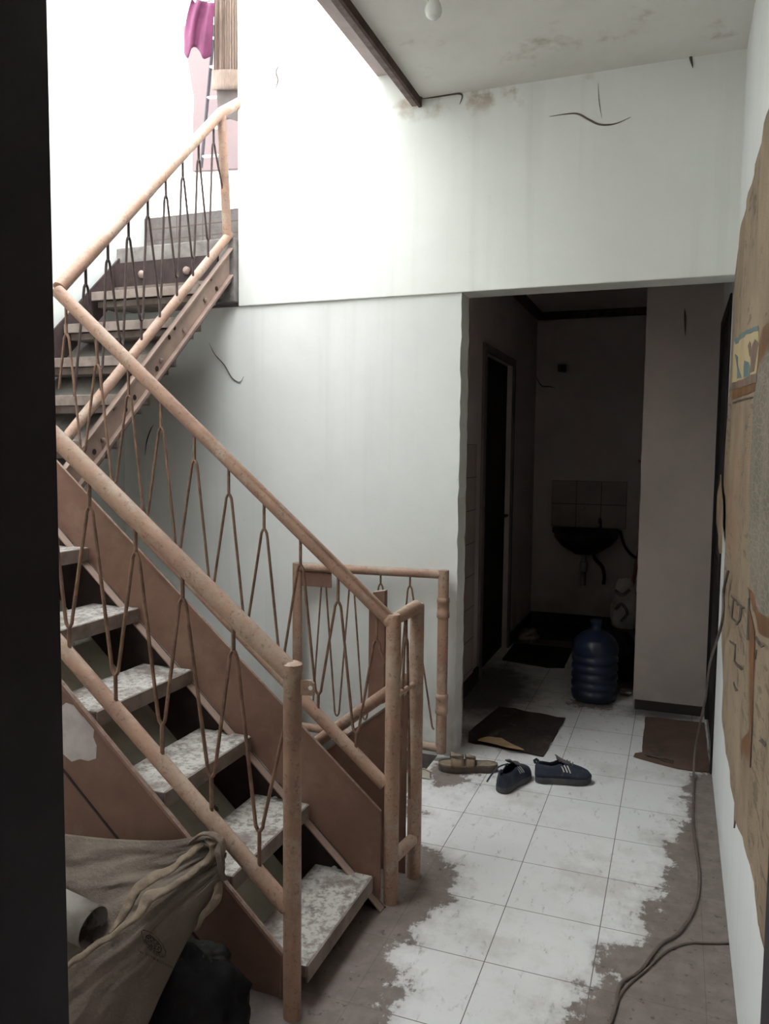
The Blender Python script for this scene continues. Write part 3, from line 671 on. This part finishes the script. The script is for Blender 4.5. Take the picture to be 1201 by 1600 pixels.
# triangulated wavy sheet
bm = bmesh.new(); vs = [bm.verts.new((0, y, z)) for y, z in edge]; f = bm.faces.new(vs)
bmesh.ops.triangulate(bm, faces=[f])
for _ in range(4): bmesh.ops.subdivide_edges(bm, edges=[e for e in bm.edges if e.calc_length() > .09], cuts=1, use_grid_fill=False); bmesh.ops.triangulate(bm, faces=bm.faces)
def wav(y, z): return XR-.010-.007*(mnoise.noise((y*3, z*1.6, 0))+.6)-.0025*math.sin(y*23+z*2)
for v in bm.verts: v.co.x = wav(v.co.y, v.co.z)
me = bpy.data.meshes.new('main_sheet'); bm.to_mesh(me); bm.free(); o = bpy.data.objects.new('main_sheet', me); COL.objects.link(o)
me.materials.append(M['carton']); o.parent = cs; o.matrix_parent_inverse = Matrix.Translation(-cs.location); so = o.modifiers.new('s', 'SOLIDIFY'); so.thickness = .004; so.offset = 0
def onsheet(name, m, pts, off, parent=cs, dens=.06, thick=.0012):
    bm = bmesh.new(); vs = [bm.verts.new((0, y, z)) for y, z in pts]; f = bm.faces.new(vs); bmesh.ops.triangulate(bm, faces=[f])
    for _ in range(4): bmesh.ops.subdivide_edges(bm, edges=[e for e in bm.edges if e.calc_length() > dens], cuts=1); bmesh.ops.triangulate(bm, faces=bm.faces)
    for v in bm.verts: v.co.x = wav(v.co.y, v.co.z)-off
    me = bpy.data.meshes.new(name); bm.to_mesh(me); bm.free(); o = bpy.data.objects.new(name, me); COL.objects.link(o); me.materials.append(M[m])
    o.parent = parent; o.matrix_parent_inverse = Matrix.Translation(-cs.location)
    s = o.modifiers.new('s', 'SOLIDIFY'); s.thickness = thick; s.offset = 0; return o
# px helper on the sheet
def sy(l): return [((q := onx(x, y, XR-.018)).y, q.z) for x, y in l]
onsheet('woven_overlay', 'reed', sy([(1201, 540), (1188, 580), (1178, 620), (1174, 700), (1171, 760), (1173, 850), (1177, 920), (1186, 955), (1201, 968), (1240, 960), (1240, 540)]), .006, thick=.004)
onsheet('tape_strip', 'tape', sy([(1201, 500), (1190, 520), (1186, 550), (1184, 585), (1192, 566), (1201, 548), (1240, 500), (1240, 470)]), .005)
onsheet('tape_strip', 'tape', sy([(1170, 918), (1175, 950), (1185, 990), (1201, 1000), (1240, 1010), (1240, 972), (1201, 970), (1188, 958), (1178, 930)]), .004)
onsheet('tape_strip', 'tape', sy([(1171, 950), (1176, 985), (1174, 1050), (1171, 1100), (1170, 1170), (1172, 1200), (1160, 1180), (1158, 1160), (1167, 1140), (1168, 1060), (1170, 1000)]), .0035)
pic = onsheet('printed_picture', 'inkcream', sy([(1149, 532), (1162, 519), (1183, 509), (1183, 545), (1180, 583), (1160, 592), (1145, 598), (1144, 565)]), .0035)
for m, l in (('inkblue', [(1149, 530), (1162, 518), (1183, 509), (1183, 517), (1165, 523), (1150, 538)]),
             ('inkblue', [(1149, 553), (1153, 560), (1157, 590), (1152, 592), (1150, 570)]),
             ('inkblue', [(1163, 563), (1168, 566), (1172, 582), (1168, 589), (1161, 590), (1160, 575)]),
             ('inkbrown', [(1168, 540), (1170, 533), (1173, 541), (1172, 552), (1175, 545), (1180, 530), (1183, 536), (1180, 560), (1178, 580), (1173, 583), (1174, 562), (1169, 556)])):
    onsheet('printed_figure', m, sy(l), .0045, dens=.05, thick=.0006)
onsheet('printed_band', 'inkbrown', sy([(1145, 599), (1160, 592), (1180, 584), (1180, 598), (1160, 604), (1144, 610)]), .0042, thick=.0006)
onsheet('printed_band', 'tape', sy([(1144, 611), (1160, 605), (1180, 599), (1178, 612), (1158, 618), (1144, 624)]), .0041, thick=.0006)
onsheet('printed_line', 'ink', sy([(1145, 628), (1160, 622), (1176, 620), (1176, 622), (1160, 625), (1145, 631)]), .0041, thick=.0006)
def stroke(l, wpx=3):
    for a, b_ in zip(l[:-1], l[1:]):
        dx, dy = b_[0]-a[0], b_[1]-a[1]; n = math.hypot(dx, dy); nx, ny = -dy/n*wpx/2*.7, dx/n*wpx/2
        onsheet('printed_glyph', 'ink', sy([(a[0]+nx, a[1]+ny), (b_[0]+nx, b_[1]+ny), (b_[0]-nx, b_[1]-ny), (a[0]-nx, a[1]-ny)]), .0036, dens=.08, thick=.0006)
stroke([(1141, 930), (1160, 950)]); stroke([(1146, 938), (1144, 965), (1153, 976)]); stroke([(1157, 948), (1155, 970), (1149, 976)]); stroke([(1150, 942), (1152, 946)])
stroke([(1141, 1001), (1149, 1010)]); stroke([(1148, 1006), (1146, 1034)]); stroke([(1146, 1032), (1156, 1046)], 4)
stroke([(1178, 995), (1188, 1010)], 6); stroke([(1180, 1015), (1178, 1030)]); stroke([(1183, 1155), (1191, 1165)], 6); stroke([(1170, 935), (1168, 1000)], 4)
stroke([(1145, 1066), (1150, 1080)], 4)
fl_ = onsheet('peeling_flap', 'carton', [(3.55, 1.40), (3.80, 1.30), (3.82, 1.18), (3.45, 1.08), (3.3, 1.1), (3.4, 1.3)], .014, dens=.1, thick=.003)

# ------------------------------------------------------------------ cables
cpt = [onx(1137, 893, XR-.03), onx(1130, 925, XR-.035), onx(1127, 975, XR-.04), Vector((.155, 3.55, .60)), Vector((.15, 3.68, .42)), Vector((.135, 3.80, .25)), Vector((.12, 3.85, .10)), Vector((.115, 3.76, .02))]
cf = [(.113, 3.60), (.106, 3.277), (.12, 2.875), (.102, 2.66), (.053, 2.494), (-.001, 2.406), (-.05, 2.262), (-.098, 2.185), (-.107, 2.074), (-.125, 1.98), (-.19, 1.88), (-.3, 1.8)]
pts = spline(cpt+[Vector((x, y, .006)) for x, y in cf], 8)
tag(MB().tube(pts, .0050, 8).build('power_cord', 'cord', smooth='all'), 'grey brown power cord hanging off the cardboard and snaking along the dirty floor', 'cord')
pts = spline([Vector((x, y, .0045)) for x, y in [(.194, 2.497), (.14, 2.475), (.089, 2.458), (.055, 2.43), (.015, 2.38), (-.03, 2.285), (-.085, 2.175), (-.105, 2.10)]], 8)
tag(MB().tube(pts, .0035, 8).build('power_cord', 'cord', smooth='all'), 'thinner short cord lying on the floor from the right wall to the long cord', 'cord')

# ------------------------------------------------------------------ light bulb
bc = onfloor(677, 15, 3.03)
lb = thing('light_bulb', (bc.x, bc.y, 3.115), 'round white bulb in a grey holder hanging from the stained ceiling', 'light bulb')
MB().lathe([(.028, .112), (.028, .10), (.022, .085), (.0195, .045), (.017, .03)], (bc.x, bc.y, 3.03-.028), 20).build('lamp_holder', 'ceramic', lb, smooth=True)
MB().lathe([(.012, .045), (.016, .034), (.024, .020), (.030, .004), (.0305, -.006), (.026, -.020), (.016, -.029), (.003, -.032)], (bc.x, bc.y, 3.03), 28).build('glass_bulb', 'bulb', lb, smooth='all')

# ------------------------------------------------------------------ floor sheets
def sheet(name, pts, m, th, label, cat, z=.001, wob=.0):
    bm = bmesh.new(); vs = [bm.verts.new((x, y, z+th)) for x, y in pts]; f = bm.faces.new(vs); bmesh.ops.triangulate(bm, faces=[f])
    for _ in range(4): bmesh.ops.subdivide_edges(bm, edges=[e for e in bm.edges if e.calc_length() > .06], cuts=1); bmesh.ops.triangulate(bm, faces=bm.faces)
    for v in bm.verts: v.co.z += wob*max(0, mnoise.noise((v.co.x*9, v.co.y*7, 1))) ; v.co.x += .004*mnoise.noise((v.co.x*12, v.co.y*12, 5)); v.co.y += .006*mnoise.noise((v.co.x*12, v.co.y*12, 9))
    bmesh.ops.recalc_face_normals(bm, faces=bm.faces)
    me = bpy.data.meshes.new(name); bm.to_mesh(me); bm.free(); o = bpy.data.objects.new(name, me); COL.objects.link(o); me.materials.append(M[m])
    s = o.modifiers.new('s', 'SOLIDIFY'); s.thickness = th; s.offset = -1 if me.polygons[0].normal.z > 0 else 1
    return tag(o, label, cat)
wb = sheet('cardboard_mat', [(-.93, 4.43), (-.54, 4.35), (-.565, 3.76), (-.70, 3.78), (-.80, 3.80), (-.955, 3.80), (-.99, 3.95), (-.96, 4.2)], 'wetbox', .004, 'dark soaked cardboard lying in the opening beside the white pier', 'cardboard', wob=.02)
kp = sheet('torn_paper', [(-.86, 3.86), (-.80, 3.87), (-.76, 3.83), (-.66, 3.75), (-.70, 3.745), (-.80, 3.775), (-.90, 3.79), (-.89, 3.83)], 'kraft', .003, 'torn tan paper scrap on the front edge of the soaked cardboard', 'paper', z=.026, wob=.012)
cbf = sheet('cardboard_mat', [(-.125, 4.56), (.185, 4.58), (.188, 3.86), (.05, 3.85), (-.12, 3.91), (-.155, 3.93), (-.15, 3.97), (-.118, 4.0)], 'boxfloor', .006, 'flat brown cardboard with black marker writing beside the right wall end', 'cardboard', wob=.004)
vs, fs = text_mesh('Wal', .15)
k = MB(); c0 = Vector((-.075, 4.03))
k.add([(c0.x+v.y*.75+.02, c0.y-v.x*.75, .0155) for v in vs], fs)
k.tube([(-.10, 3.945, .0165), (-.02, 3.925, .0165), (.03, 3.92, .0165)], .0035, 6); k.tube([(-.03, 3.905, .0165), (.03, 3.895, .0165)], .0035, 6)
lt = k.build('marker_writing', 'ink', fix=False); lt.parent = cbf
m1 = sheet('door_mat', [(-1.14, 5.95), (-.70, 5.97), (-.69, 5.42), (-.80, 5.38), (-1.13, 5.46)], 'rubber', .012, 'black rubber mat in front of the dark left corridor doorway', 'mat')
m2 = sheet('door_mat', [(-1.14, 6.78), (-.45, 6.80), (-.50, 6.25), (-1.12, 6.2)], 'rubber', .02, 'black mat below the wall basin at the corridor end', 'mat')

# ------------------------------------------------------------------ shoes
def shoe(loc, ang, label, lace_end=False):
    """heel at loc, toe along ang"""
    t = thing('canvas_shoe', (loc[0], loc[1], 0), label, 'shoe', 'pair of navy shoes')
    R = Matrix.Rotation(ang, 3, 'Z'); O = Vector((loc[0], loc[1], 0))
    Ln = .25
    def W(s): return interp(s, [0, .04, .12, .3, .5, .7, .85, .95, 1], [.008, .024, .033, .034, .040, .049, .044, .028, .006])
    def Hh(s): return interp(s, [0, .05, .12, .3, .42, .55, .7, .85, .95, 1], [.045, .062, .060, .052, .066, .064, .048, .036, .024, .008])
    def cen(s): return .008*math.sin(s*2.4)
    def P(x, y, z): return O+R @ Vector((x, y, z))
    ss = [0, .02, .05, .09, .14, .2, .27, .34, .42, .5, .58, .66, .74, .82, .89, .94, .97, 1]
    so = MB(); n = 12
    for z, k in ((.002, .97), (.008, 1.06), (.026, 1.06), (.030, 1.0)):
        ring = [P(s*Ln*(1+.0*z), cen(s)+W(s)*k+.002, z+(.004 if s > .93 else 0)) for s in ss]+[P(s*Ln, cen(s)-W(s)*k-.002, z+(.004 if s > .93 else 0)) for s in reversed(ss)]
        so.v += [tuple(p) for p in ring]
    m = 2*len(ss)
    for j in range(3):
        for i in range(m): so.f.append((j*m+i, j*m+(i+1) % m, (j+1)*m+(i+1) % m, (j+1)*m+i))
    for i in range(len(ss)-1):
        a, b_ = i, i+1; c, d = m-2-i, m-1-i
        so.f.append((a, d, c, b_)); so.f.append((3*m+a, 3*m+b_, 3*m+c, 3*m+d))
    so.build('sole', 'navysole', t, smooth=True)
    up = MB(); nv = 15; o0 = 0
    for s in ss:
        for k in range(nv):
            a = PI*k/(nv-1)
            y = W(s)*math.copysign(abs(math.cos(a))**.75, math.cos(a)); z = .028+Hh(s)*abs(math.sin(a))**.8
            if s < .46 and 4 <= k <= 10: z = .028+Hh(s)*.98
            up.v.append(tuple(P(s*Ln, cen(s)+y*(1-.12*math.sin(a)), z)))
    for i in range(len(ss)-1):
        for k in range(nv-1):
            if .06 < (ss[i]+ss[i+1])/2 < .47 and 4 <= k <= 9: continue
            up.f.append((i*nv+k, i*nv+k+1, (i+1)*nv+k+1, (i+1)*nv+k))
    up.f.append(tuple(range(nv)))
    up.build('upper', 'navy', t, smooth='all', solid=.004)
    ins = MB(); r = [P(s*Ln, cen(s)+W(s)*.86, .034) for s in ss[2:10]]+[P(s*Ln, cen(s)-W(s)*.86, .034) for s in reversed(ss[2:10])]
    ins.add(r, [tuple(range(len(r)))]); ins.build('insole', 'inner', t)
    tg = MB(); rows = []
    for j in range(7):
        u = j/6; s = .60-.24*u; rows.append([P(s*Ln, cen(s)+(.020+.004*u)*(i-3)/3, .030+Hh(.55)+.012*u-.004*abs(i-3)/3*2+.018*u*u) for i in range(7)])
    tg.grid(rows).build('tongue', 'grey_tongue', t, smooth='all', solid=.004)
    for sgn in (-1, 1):
        for k in range(3):
            s0 = .46+.055*k; pp = []
            for u in (0, .33, .66, 1):
                s = s0+.05*(1-u)-.02; a = .42+.62*u if sgn > 0 else PI-.42-.62*u
                y = W(s)*math.copysign(abs(math.cos(a))**.75, math.cos(a)); z = .028+Hh(s)*abs(math.sin(a))**.8
                pp.append(P(s*Ln, cen(s)+y*(1-.12*math.sin(a))+sgn*.003, z))
            MB().tube(pp, .0036, 6, sq=.5).build('side_stripe', 'white', t)
    lc = MB()
    for k in range(4):
        s = .50+.05*k; z = .030+Hh(s)+.004
        lc.tube([P(s*Ln, cen(s)-.020, z-.006), P((s+.02)*Ln, cen(s), z+.002), P((s+.03)*Ln, cen(s)+.020, z-.006)], .0022, 6)
    lc.build('lace', 'grey_tongue', t)
    MB().tube([P(.0, 0, .085), P(-.006, 0, .098), P(.002, 0, .104), P(.012, 0, .095)], .0035, 6, sq=2).build('heel_loop', 'navy', t)
    if lace_end:
        MB().tube(spline([P(.12, .03, .09), P(.07, .05, .085), P(.03, .062, .06), P(.0, .068, .035)], 4), .005, 6, sq=.5).build('loose_strap', 'navy', t)
    return t
h1, t1 = onfloor(792, 1238), onfloor(838, 1196)
shoe((-.675, 3.28), math.atan2(.27, .085), 'navy canvas shoe pointing away, beside the tan sandal', True)
shoe((-.555, 3.465), math.atan2(.085, .26), 'navy canvas shoe pointing right, farther from the tan sandal')
# sandal
sd = thing('sandal', (-.87, 3.47, 0), 'tan two strap sandal lying beside the foot of the white pier', 'sandal')
R = Matrix.Rotation(math.atan2(.085, .26), 3, 'Z'); O = Vector((-1.0, 3.43, 0))
def SP(x, y, z): return O+R @ Vector((x, y, z))
ss = [i/20 for i in range(21)]
def SW(s): return .05*interp(s, [0, .04, .12, .3, .5, .7, .85, .95, 1], [.15, .55, .85, 1, .82, .66, .72, .5, .12])
def ring(k, z, lift=0): return [SP(s*.275, SW(s)*k, z+lift*(s < .1)*.01) for s in ss]+[SP(s*.275, -SW(s)*k, z+lift*(s < .1)*.01) for s in reversed(ss)]
def slabm(levels):
    mb = MB(); m = 42
    for k, z in levels: mb.v += [tuple(p) for p in ring(k, z)]
    for j in range(len(levels)-1):
        for i in range(m): mb.f.append((j*m+i, j*m+(i+1) % m, (j+1)*m+(i+1) % m, (j+1)*m+i))
    e = (len(levels)-1)*m
    for i in range(20): mb.f.append((i, m-1-i, m-2-i, i+1)); mb.f.append((e+i, e+i+1, e+m-2-i, e+m-1-i))
    return mb
slabm([(.97, .002), (1.03, .008), (1.03, .026), (1.0, .030)]).build('sole', 'sandsole', sd, smooth=True)
slabm([(.99, .0302), (1.0, .037), (.93, .038), (.90, .033)]).build('footbed', 'sandal', sd, smooth=True)
for s0, s1, h in ((.20, .42, .056), (.46, .62, .048)):
    rows = []
    for j in range(4):
        s = s0+(s1-s0)*j/3
        rows.append([SP(s*.275, SW(s)*1.02*math.cos(PI*k/12), .028+h*math.sin(PI*k/12)*(1-.08*j)) for k in range(13)])
    b_ = MB().grid(rows).build('strap', 'sandal', sd, smooth='all', solid=.004)
    s = (s0+s1)/2; a = .9
    MB().tube([SP(s0*.275, SW(s)*1.05*math.cos(PI-a), .03+h*math.sin(a)+.004), SP(s1*.275, SW(s)*1.05*math.cos(PI-a), .03+h*math.sin(a)+.004)], .004, 6).build('buckle', 'sandsole', b_)

# ------------------------------------------------------------------ corridor things
jg = thing('water_jug', (-.43, 4.80, 0), 'big dark blue ribbed water jug standing on the corridor floor', 'water jug')
prof = [(.10, .002), (.125, .008), (.134, .03)]
for k in range(5):
    z = .045+k*.052; prof += [(.136, z), (.136, z+.012), (.130, z+.018), (.129, z+.030), (.130, z+.036), (.136, z+.042)]
prof += [(.137, .32), (.132, .345), (.115, .375), (.08, .405), (.045, .425), (.03, .435), (.029, .47), (.033, .472), (.033, .485), (.025, .488)]
MB().lathe(prof, (-.43, 4.80, 0), 40).build('jug_body', 'jug', jg, smooth='all')
sk = thing('wall_basin', (-.72, 6.85, .6), 'grimy dark wall basin below cream tiles at the corridor end', 'basin')
mb = MB(); prof = [(0, .62), (.35, .63), (.75, .70), (.97, .77), (1, .83), (.93, .83), (.88, .79), (.6, .73), (0, .70)]
n = 24
for r, z in prof:
    for k in range(n+1):
        a = PI+PI*k/n; mb.v.append((-.72+.27*max(r, .01)*math.copysign(abs(math.cos(a))**.7, math.cos(a)), 6.862+.36*max(r, .01)*math.sin(a), z))
for j in range(len(prof)-1):
    for k in range(n): mb.f.append((j*(n+1)+k, j*(n+1)+k+1, (j+1)*(n+1)+k+1, (j+1)*(n+1)+k))
mb.build('bowl', 'basin', sk, smooth='all')
MB().box(-1.0, -.45, 6.80, 6.866, .80, .85).build('back_ledge', 'basin', sk, bevel=.01)
MB().lathe([(.022, .0), (.022, .12), (.032, .125), (.032, .20), (.02, .205), (.02, .26)], (-.715, 6.70, .375), 16).build('waste_pipe', 'pvc', sk, smooth=True)
MB().tube([(-.60, 6.82, .85), (-.60, 6.82, .92), (-.60, 6.74, .94), (-.60, 6.72, .91)], .010, 8).build('tap', 'ladder', sk)
tag(MB().tube(spline([(-.65, 6.78, .66), (-.63, 6.76, .60), (-.57, 6.74, .54), (-.55, 6.74, .46), (-.555, 6.74, .39)], 5), .014, 8).build('drain_hose', 'hose', smooth='all'), 'dark hose dangling under the right side of the basin', 'hose')
tag(MB().tube(spline([(-.44, 6.82, .84), (-.40, 6.8, .72), (-.33, 6.78, .64), (-.25, 6.78, .60)], 5), .011, 8).build('drain_hose', 'hose', smooth='all'), 'dark hose curving from the basin rim toward the grey wall panel', 'hose')
struct(MB().box(-1.017, -.397, 6.858, 6.869, .85, 1.25).build('trim_8', 'splash'))
ox = at(878, 575, 6.86)
sb = thing('socket_box', tuple(ox), 'small dark red brown socket box high on the corridor back wall', 'socket')
MB().box(ox.x-.035, ox.x+.035, 6.84, 6.868, ox.z-.03, ox.z+.03).build('box_body', 'switch', sb, bevel=.006)
MB().lathe([(.012, 0), (.012, .004)], (ox.x, 6.84, ox.z), 12, (0, -1, 0)).build('socket_face', 'hole', sb)
def blob(name, m, c, sx, sy_, sz, seed, label, cat, amp=.25, parent=None, z0=0.002):
    b = bmesh.new(); bmesh.ops.create_icosphere(b, subdivisions=4, radius=1)
    for v in b.verts:
        p = v.co.copy(); d = 1+amp*mnoise.noise(p*1.7+Vector((seed, 0, 0)))+amp*.35*(1-abs(mnoise.noise(p*5+Vector((0, seed, 0))))*2)
        q = Vector((p.x*sx*d, p.y*sy_*d, p.z*sz*d))+Vector(c); q.z = max(q.z, z0); v.co = q
    me = bpy.data.meshes.new(name); b.to_mesh(me); b.free()
    for f in me.polygons: f.use_smooth = True
    o = bpy.data.objects.new(name, me); COL.objects.link(o); me.materials.append(M[m])
    if parent: o.parent = parent; o.matrix_parent_inverse = Matrix.Translation(-parent.location)
    if label: tag(o, label, cat)
    return o
blob('plastic_bag', 'blackbag', (-.335, 5.35, .13), .12, .15, .16, 3, 'black plastic bag slumped behind the blue water jug', 'bag')
wbag = blob('plastic_bag', 'whitebag', (-.31, 5.62, .40), .09, .07, .21, 8, 'pale printed bag with black marks leaning behind the black bag', 'bag', z0=.28)
MB().tube(spline([(-.37, 5.53, .42), (-.33, 5.52, .46), (-.29, 5.52, .40), (-.33, 5.52, .34)], 4), .010, 6).build('printed_mark', 'ink', wbag)
MB().tube(spline([(-.38, 5.53, .55), (-.33, 5.53, .52), (-.28, 5.54, .56)], 4), .012, 6).build('printed_mark', 'ink', wbag)
bs = blob('storage_sack', 'greycloth', (-.31, 5.66, .14), .10, .09, .15, 5, 'low grey sack carrying the pale printed bag', 'sack')
br = thing('broom', (-.36, 5.9, 0), 'orange brown handled broom leaning at the grey corridor wall', 'broom')
MB().tube([(-.34, 6.0, .12), (-.222, 5.9, .95)], .012, 8).build('broom_handle', 'orange', br)
MB().box(-.42, -.27, 5.97, 6.03, .002, .13).build('broom_head', 'hose', br, bevel=.01)
random.seed(5)
blob('crumpled_bag', 'whitebag', (-1.06, 6.10, .045), .07, .09, .05, 12, 'crumpled white plastic bag at the foot of the dark doorway', 'bag', .5)
blob('crumpled_paper', 'whitebag', (-.25, 4.95, .02), .035, .03, .02, 14, 'small crumpled white paper beside the jug and wall panel', 'paper', .5)

# ------------------------------------------------------------------ sack, roll and bags under the stair
def surf(top, bot, nu=48, nv=30, bulge=.0, fold=.012, seed=0, freq=(6, 22)):
    T = spline(top, 12); B = spline(bot, 12)
    def samp(L, u):
        t = u*(len(L)-1); i = min(int(t), len(L)-2); return L[i].lerp(L[i+1], t-i)
    rows = []
    for j in range(nv+1):
        v = j/nv; row = []
        for i in range(nu+1):
            u = i/nu; p = samp(T, u).lerp(samp(B, u), v)
            n = mnoise.noise(Vector((u*freq[0]*.35+seed, v*freq[0], seed)))*1.2+.6*mnoise.noise(Vector((u*freq[1]*.3, v*freq[1]*.7, seed+3)))
            rdg = 1-abs(mnoise.noise(Vector((u*3+seed, v*7, 2.2+seed))))*2
            e = min(1, 4*v, 4*(1-v))
            p = p+Vector((0, -1, .3))*(bulge*math.sin(PI*v)*(.35+.65*u)+fold*n*e+fold*.9*max(0, rdg)*e)
            p.z = max(p.z, .004)
            row.append(p)
        rows.append(row)
    return rows
sk2 = thing('woven_sack', (-1.3, 1.5, 0), 'dirty beige woven sack tied up against the near side of the lower stair', 'sack')
ridge = [at(342, 1352, 1.66), at(300, 1374, 1.61), at(240, 1418, 1.54), at(180, 1464, 1.48), at(105, 1510, 1.44), at(40, 1550, 1.42)]
lowb = [at(350, 1378, 1.665), at(331, 1413, 1.64), at(300, 1456, 1.60), at(268, 1519, 1.54), at(240, 1580, 1.49), at(205, 1665, 1.45)]
rows_f = surf(ridge, lowb, 90, 50, .035, .0075, 1.3, (7, 26))
flap = MB().grid(rows_f).build('sack_front', 'sack', sk2, smooth='all', solid=.003)
topl = [at(346, 1314, 1.70), at(322, 1306, 1.695), at(262, 1313, 1.69), at(180, 1311, 1.685), at(100, 1303, 1.68), at(30, 1296, 1.68)]
lowl = [p+Vector((0, .03, -.01)) for p in ridge]
MB().grid(surf(topl, lowl, 60, 30, -.035, .012, 6.1)).build('sack_back', 'sack', sk2, smooth='all', solid=.003)
def ribbon(pts, rs, parent=sk2, m='sack_pale', sq=.45, seed=0):
    p = spline(pts, 10); rr = [interp(i/(len(p)-1), [k/(len(rs)-1) for k in range(len(rs))], rs) for i in range(len(p))]
    p = [q+Vector((mnoise.noise(q*40)*.004, -.002, mnoise.noise(q*33+Vector((seed, 0, 0)))*.006)) for q in p]
    mb = MB().tube(p, rr, 14, sq=sq)
    for i, v in enumerate(mb.v):
        q = Vector(v); mb.v[i] = tuple(q+Vector((1, -1, 1))*.0045*mnoise.noise(q*55))
    mb.build('twisted_fold', m, parent, smooth='all')
ribbon([at(340, 1318, 1.665), at(322, 1345, 1.64), at(292, 1370, 1.60), at(262, 1390, 1.555), at(235, 1402, 1.525), at(212, 1432, 1.49), at(180, 1455, 1.46), at(140, 1485, 1.435), at(100, 1512, 1.425)], [.010, .013, .011, .013, .022, .012, .008, .011, .008], sq=.55)
ribbon([at(318, 1318, 1.665), at(300, 1332, 1.64), at(278, 1350, 1.61), at(240, 1372, 1.57), at(214, 1392, 1.545), at(196, 1425, 1.51), at(172, 1460, 1.475)], [.010, .015, .010, .018, .017, .016, .006], seed=4)
ribbon([at(335, 1372, 1.655), at(342, 1385, 1.645), at(338, 1405, 1.63), at(322, 1425, 1.615), at(306, 1452, 1.595)], [.007, .012, .013, .010, .004], seed=7)
ribbon([at(296, 1318, 1.675), at(312, 1306, 1.665), at(332, 1304, 1.66), at(347, 1314, 1.66), at(350, 1330, 1.66), at(343, 1350, 1.665)], [.007, .010, .012, .014, .013, .008], seed=2)
ribbon([at(322, 1310, 1.665), at(333, 1322, 1.65), at(336, 1340, 1.65), at(326, 1356, 1.655)], [.006, .011, .010, .006], seed=5)
ribbon([at(344, 1316, 1.655), at(340, 1332, 1.645), at(345, 1350, 1.65), at(348, 1372, 1.66)], [.008, .011, .012, .012], seed=9, m='sack')
# seal print and text on the sack, laid onto its surface
vv = [p for r in rows_f for p in r]; nu = len(rows_f[0]); ff = [(i*nu+k, i*nu+k+1, (i+1)*nu+k+1, (i+1)*nu+k) for i in range(len(rows_f)-1) for k in range(nu-1)]
bvh = BVHTree.FromPolygons(vv, ff)
def lay(mb):
    for i, v in enumerate(mb.v):
        h = bvh.ray_cast(CAM, (Vector(v)-CAM).normalized())
        if h[0] is not None:
            n = h[1] if h[1].y < 0 else -h[1]
            mb.v[i] = tuple(h[0]+n*.0026)
    return mb
lc_, lx, ly = at(239.5, 1474, 1.50), at(249.5, 1474+5, 1.50), at(236, 1464, 1.50)
ex = (lx-lc_); ex = ex.normalized()*.0138; ey = (ly-lc_).normalized()*.0128
def LP(a, b_): return lc_+ex*a+ey*b_
sl = MB()
def annul(r0_, r1_, n=48, a0=0, a1=2*PI):
    o = len(sl.v)
    for k in range(n+1):
        a = a0+(a1-a0)*k/n
        sl.v.append(tuple(LP(r0_*math.cos(a), r0_*math.sin(a)))); sl.v.append(tuple(LP(r1_*math.cos(a), r1_*math.sin(a))))
    for k in range(n): sl.f.append((o+2*k, o+2*k+1, o+2*k+3, o+2*k+2))
annul(2.28, 2.40); annul(1.42, 1.62)
for k in range(9):
    a = k*2*PI/9; annul(.35+.1*(k % 2), .62, 6, a, a+.5); annul(.8, 1.15, 6, a+.2, a+.62)
annul(1.2, 1.32, 20, .3, 2.6); annul(.1, .22, 12)
def glyphs(txt, fn, size):
    for k, ch in enumerate(txt):
        if ch == ' ': continue
        vs, fs = text_mesh(ch, size); (cx, cy, ang) = fn(k); ca, sa = math.cos(ang), math.sin(ang)
        o = len(sl.v)
        for v in vs: sl.v.append(tuple(LP(cx+v.x*ca-v.y*sa, cy+v.x*sa+v.y*ca)))
        sl.f += [tuple(i+o for i in f) for f in fs]
s1 = 'BROONHERUN'
glyphs(s1, lambda k: (1.95*math.cos(PI*1.05+k*.235), 1.95*math.sin(PI*1.05+k*.235), PI*1.05+k*.235+PI/2), .78)
glyphs('No.09TBO0276065', lambda k: (-4.3+k*.50, -3.45+.0*k, 0), .80)
lay(sl).build('printed_seal', 'ink_soft', flap, fix=False)
# rolled sheet
pr = thing('paper_roll', tuple(at(140, 1440, 1.45)), 'end of a rolled dirty white sheet poking out above the front fold of the sack', 'roll')
e1 = at(146, 1449, 1.49); e0 = at(52, 1404, 1.50); ax = (e1-e0).normalized()
p = MB().tube([e0-ax*.2, e0, e1], .049, 28, caps=False).build('rolled_sheet', 'paper_roll', pr, smooth='all', solid=.002)
blob('plastic_bag', 'blackbag', at(292, 1590, 1.60)+Vector((0, .02, 0)), .15, .10, .15, 21, 'black plastic bag enlarged to fill the shadow under the lower stair', 'bag', .4)  # bag made larger so its black stands in for the shadow around it
blob('plastic_bag', 'greenbag', at(322, 1500, 1.66), .055, .04, .045, 25, 'dull greenish plastic bag atop the black bag under the stair', 'bag', .5)
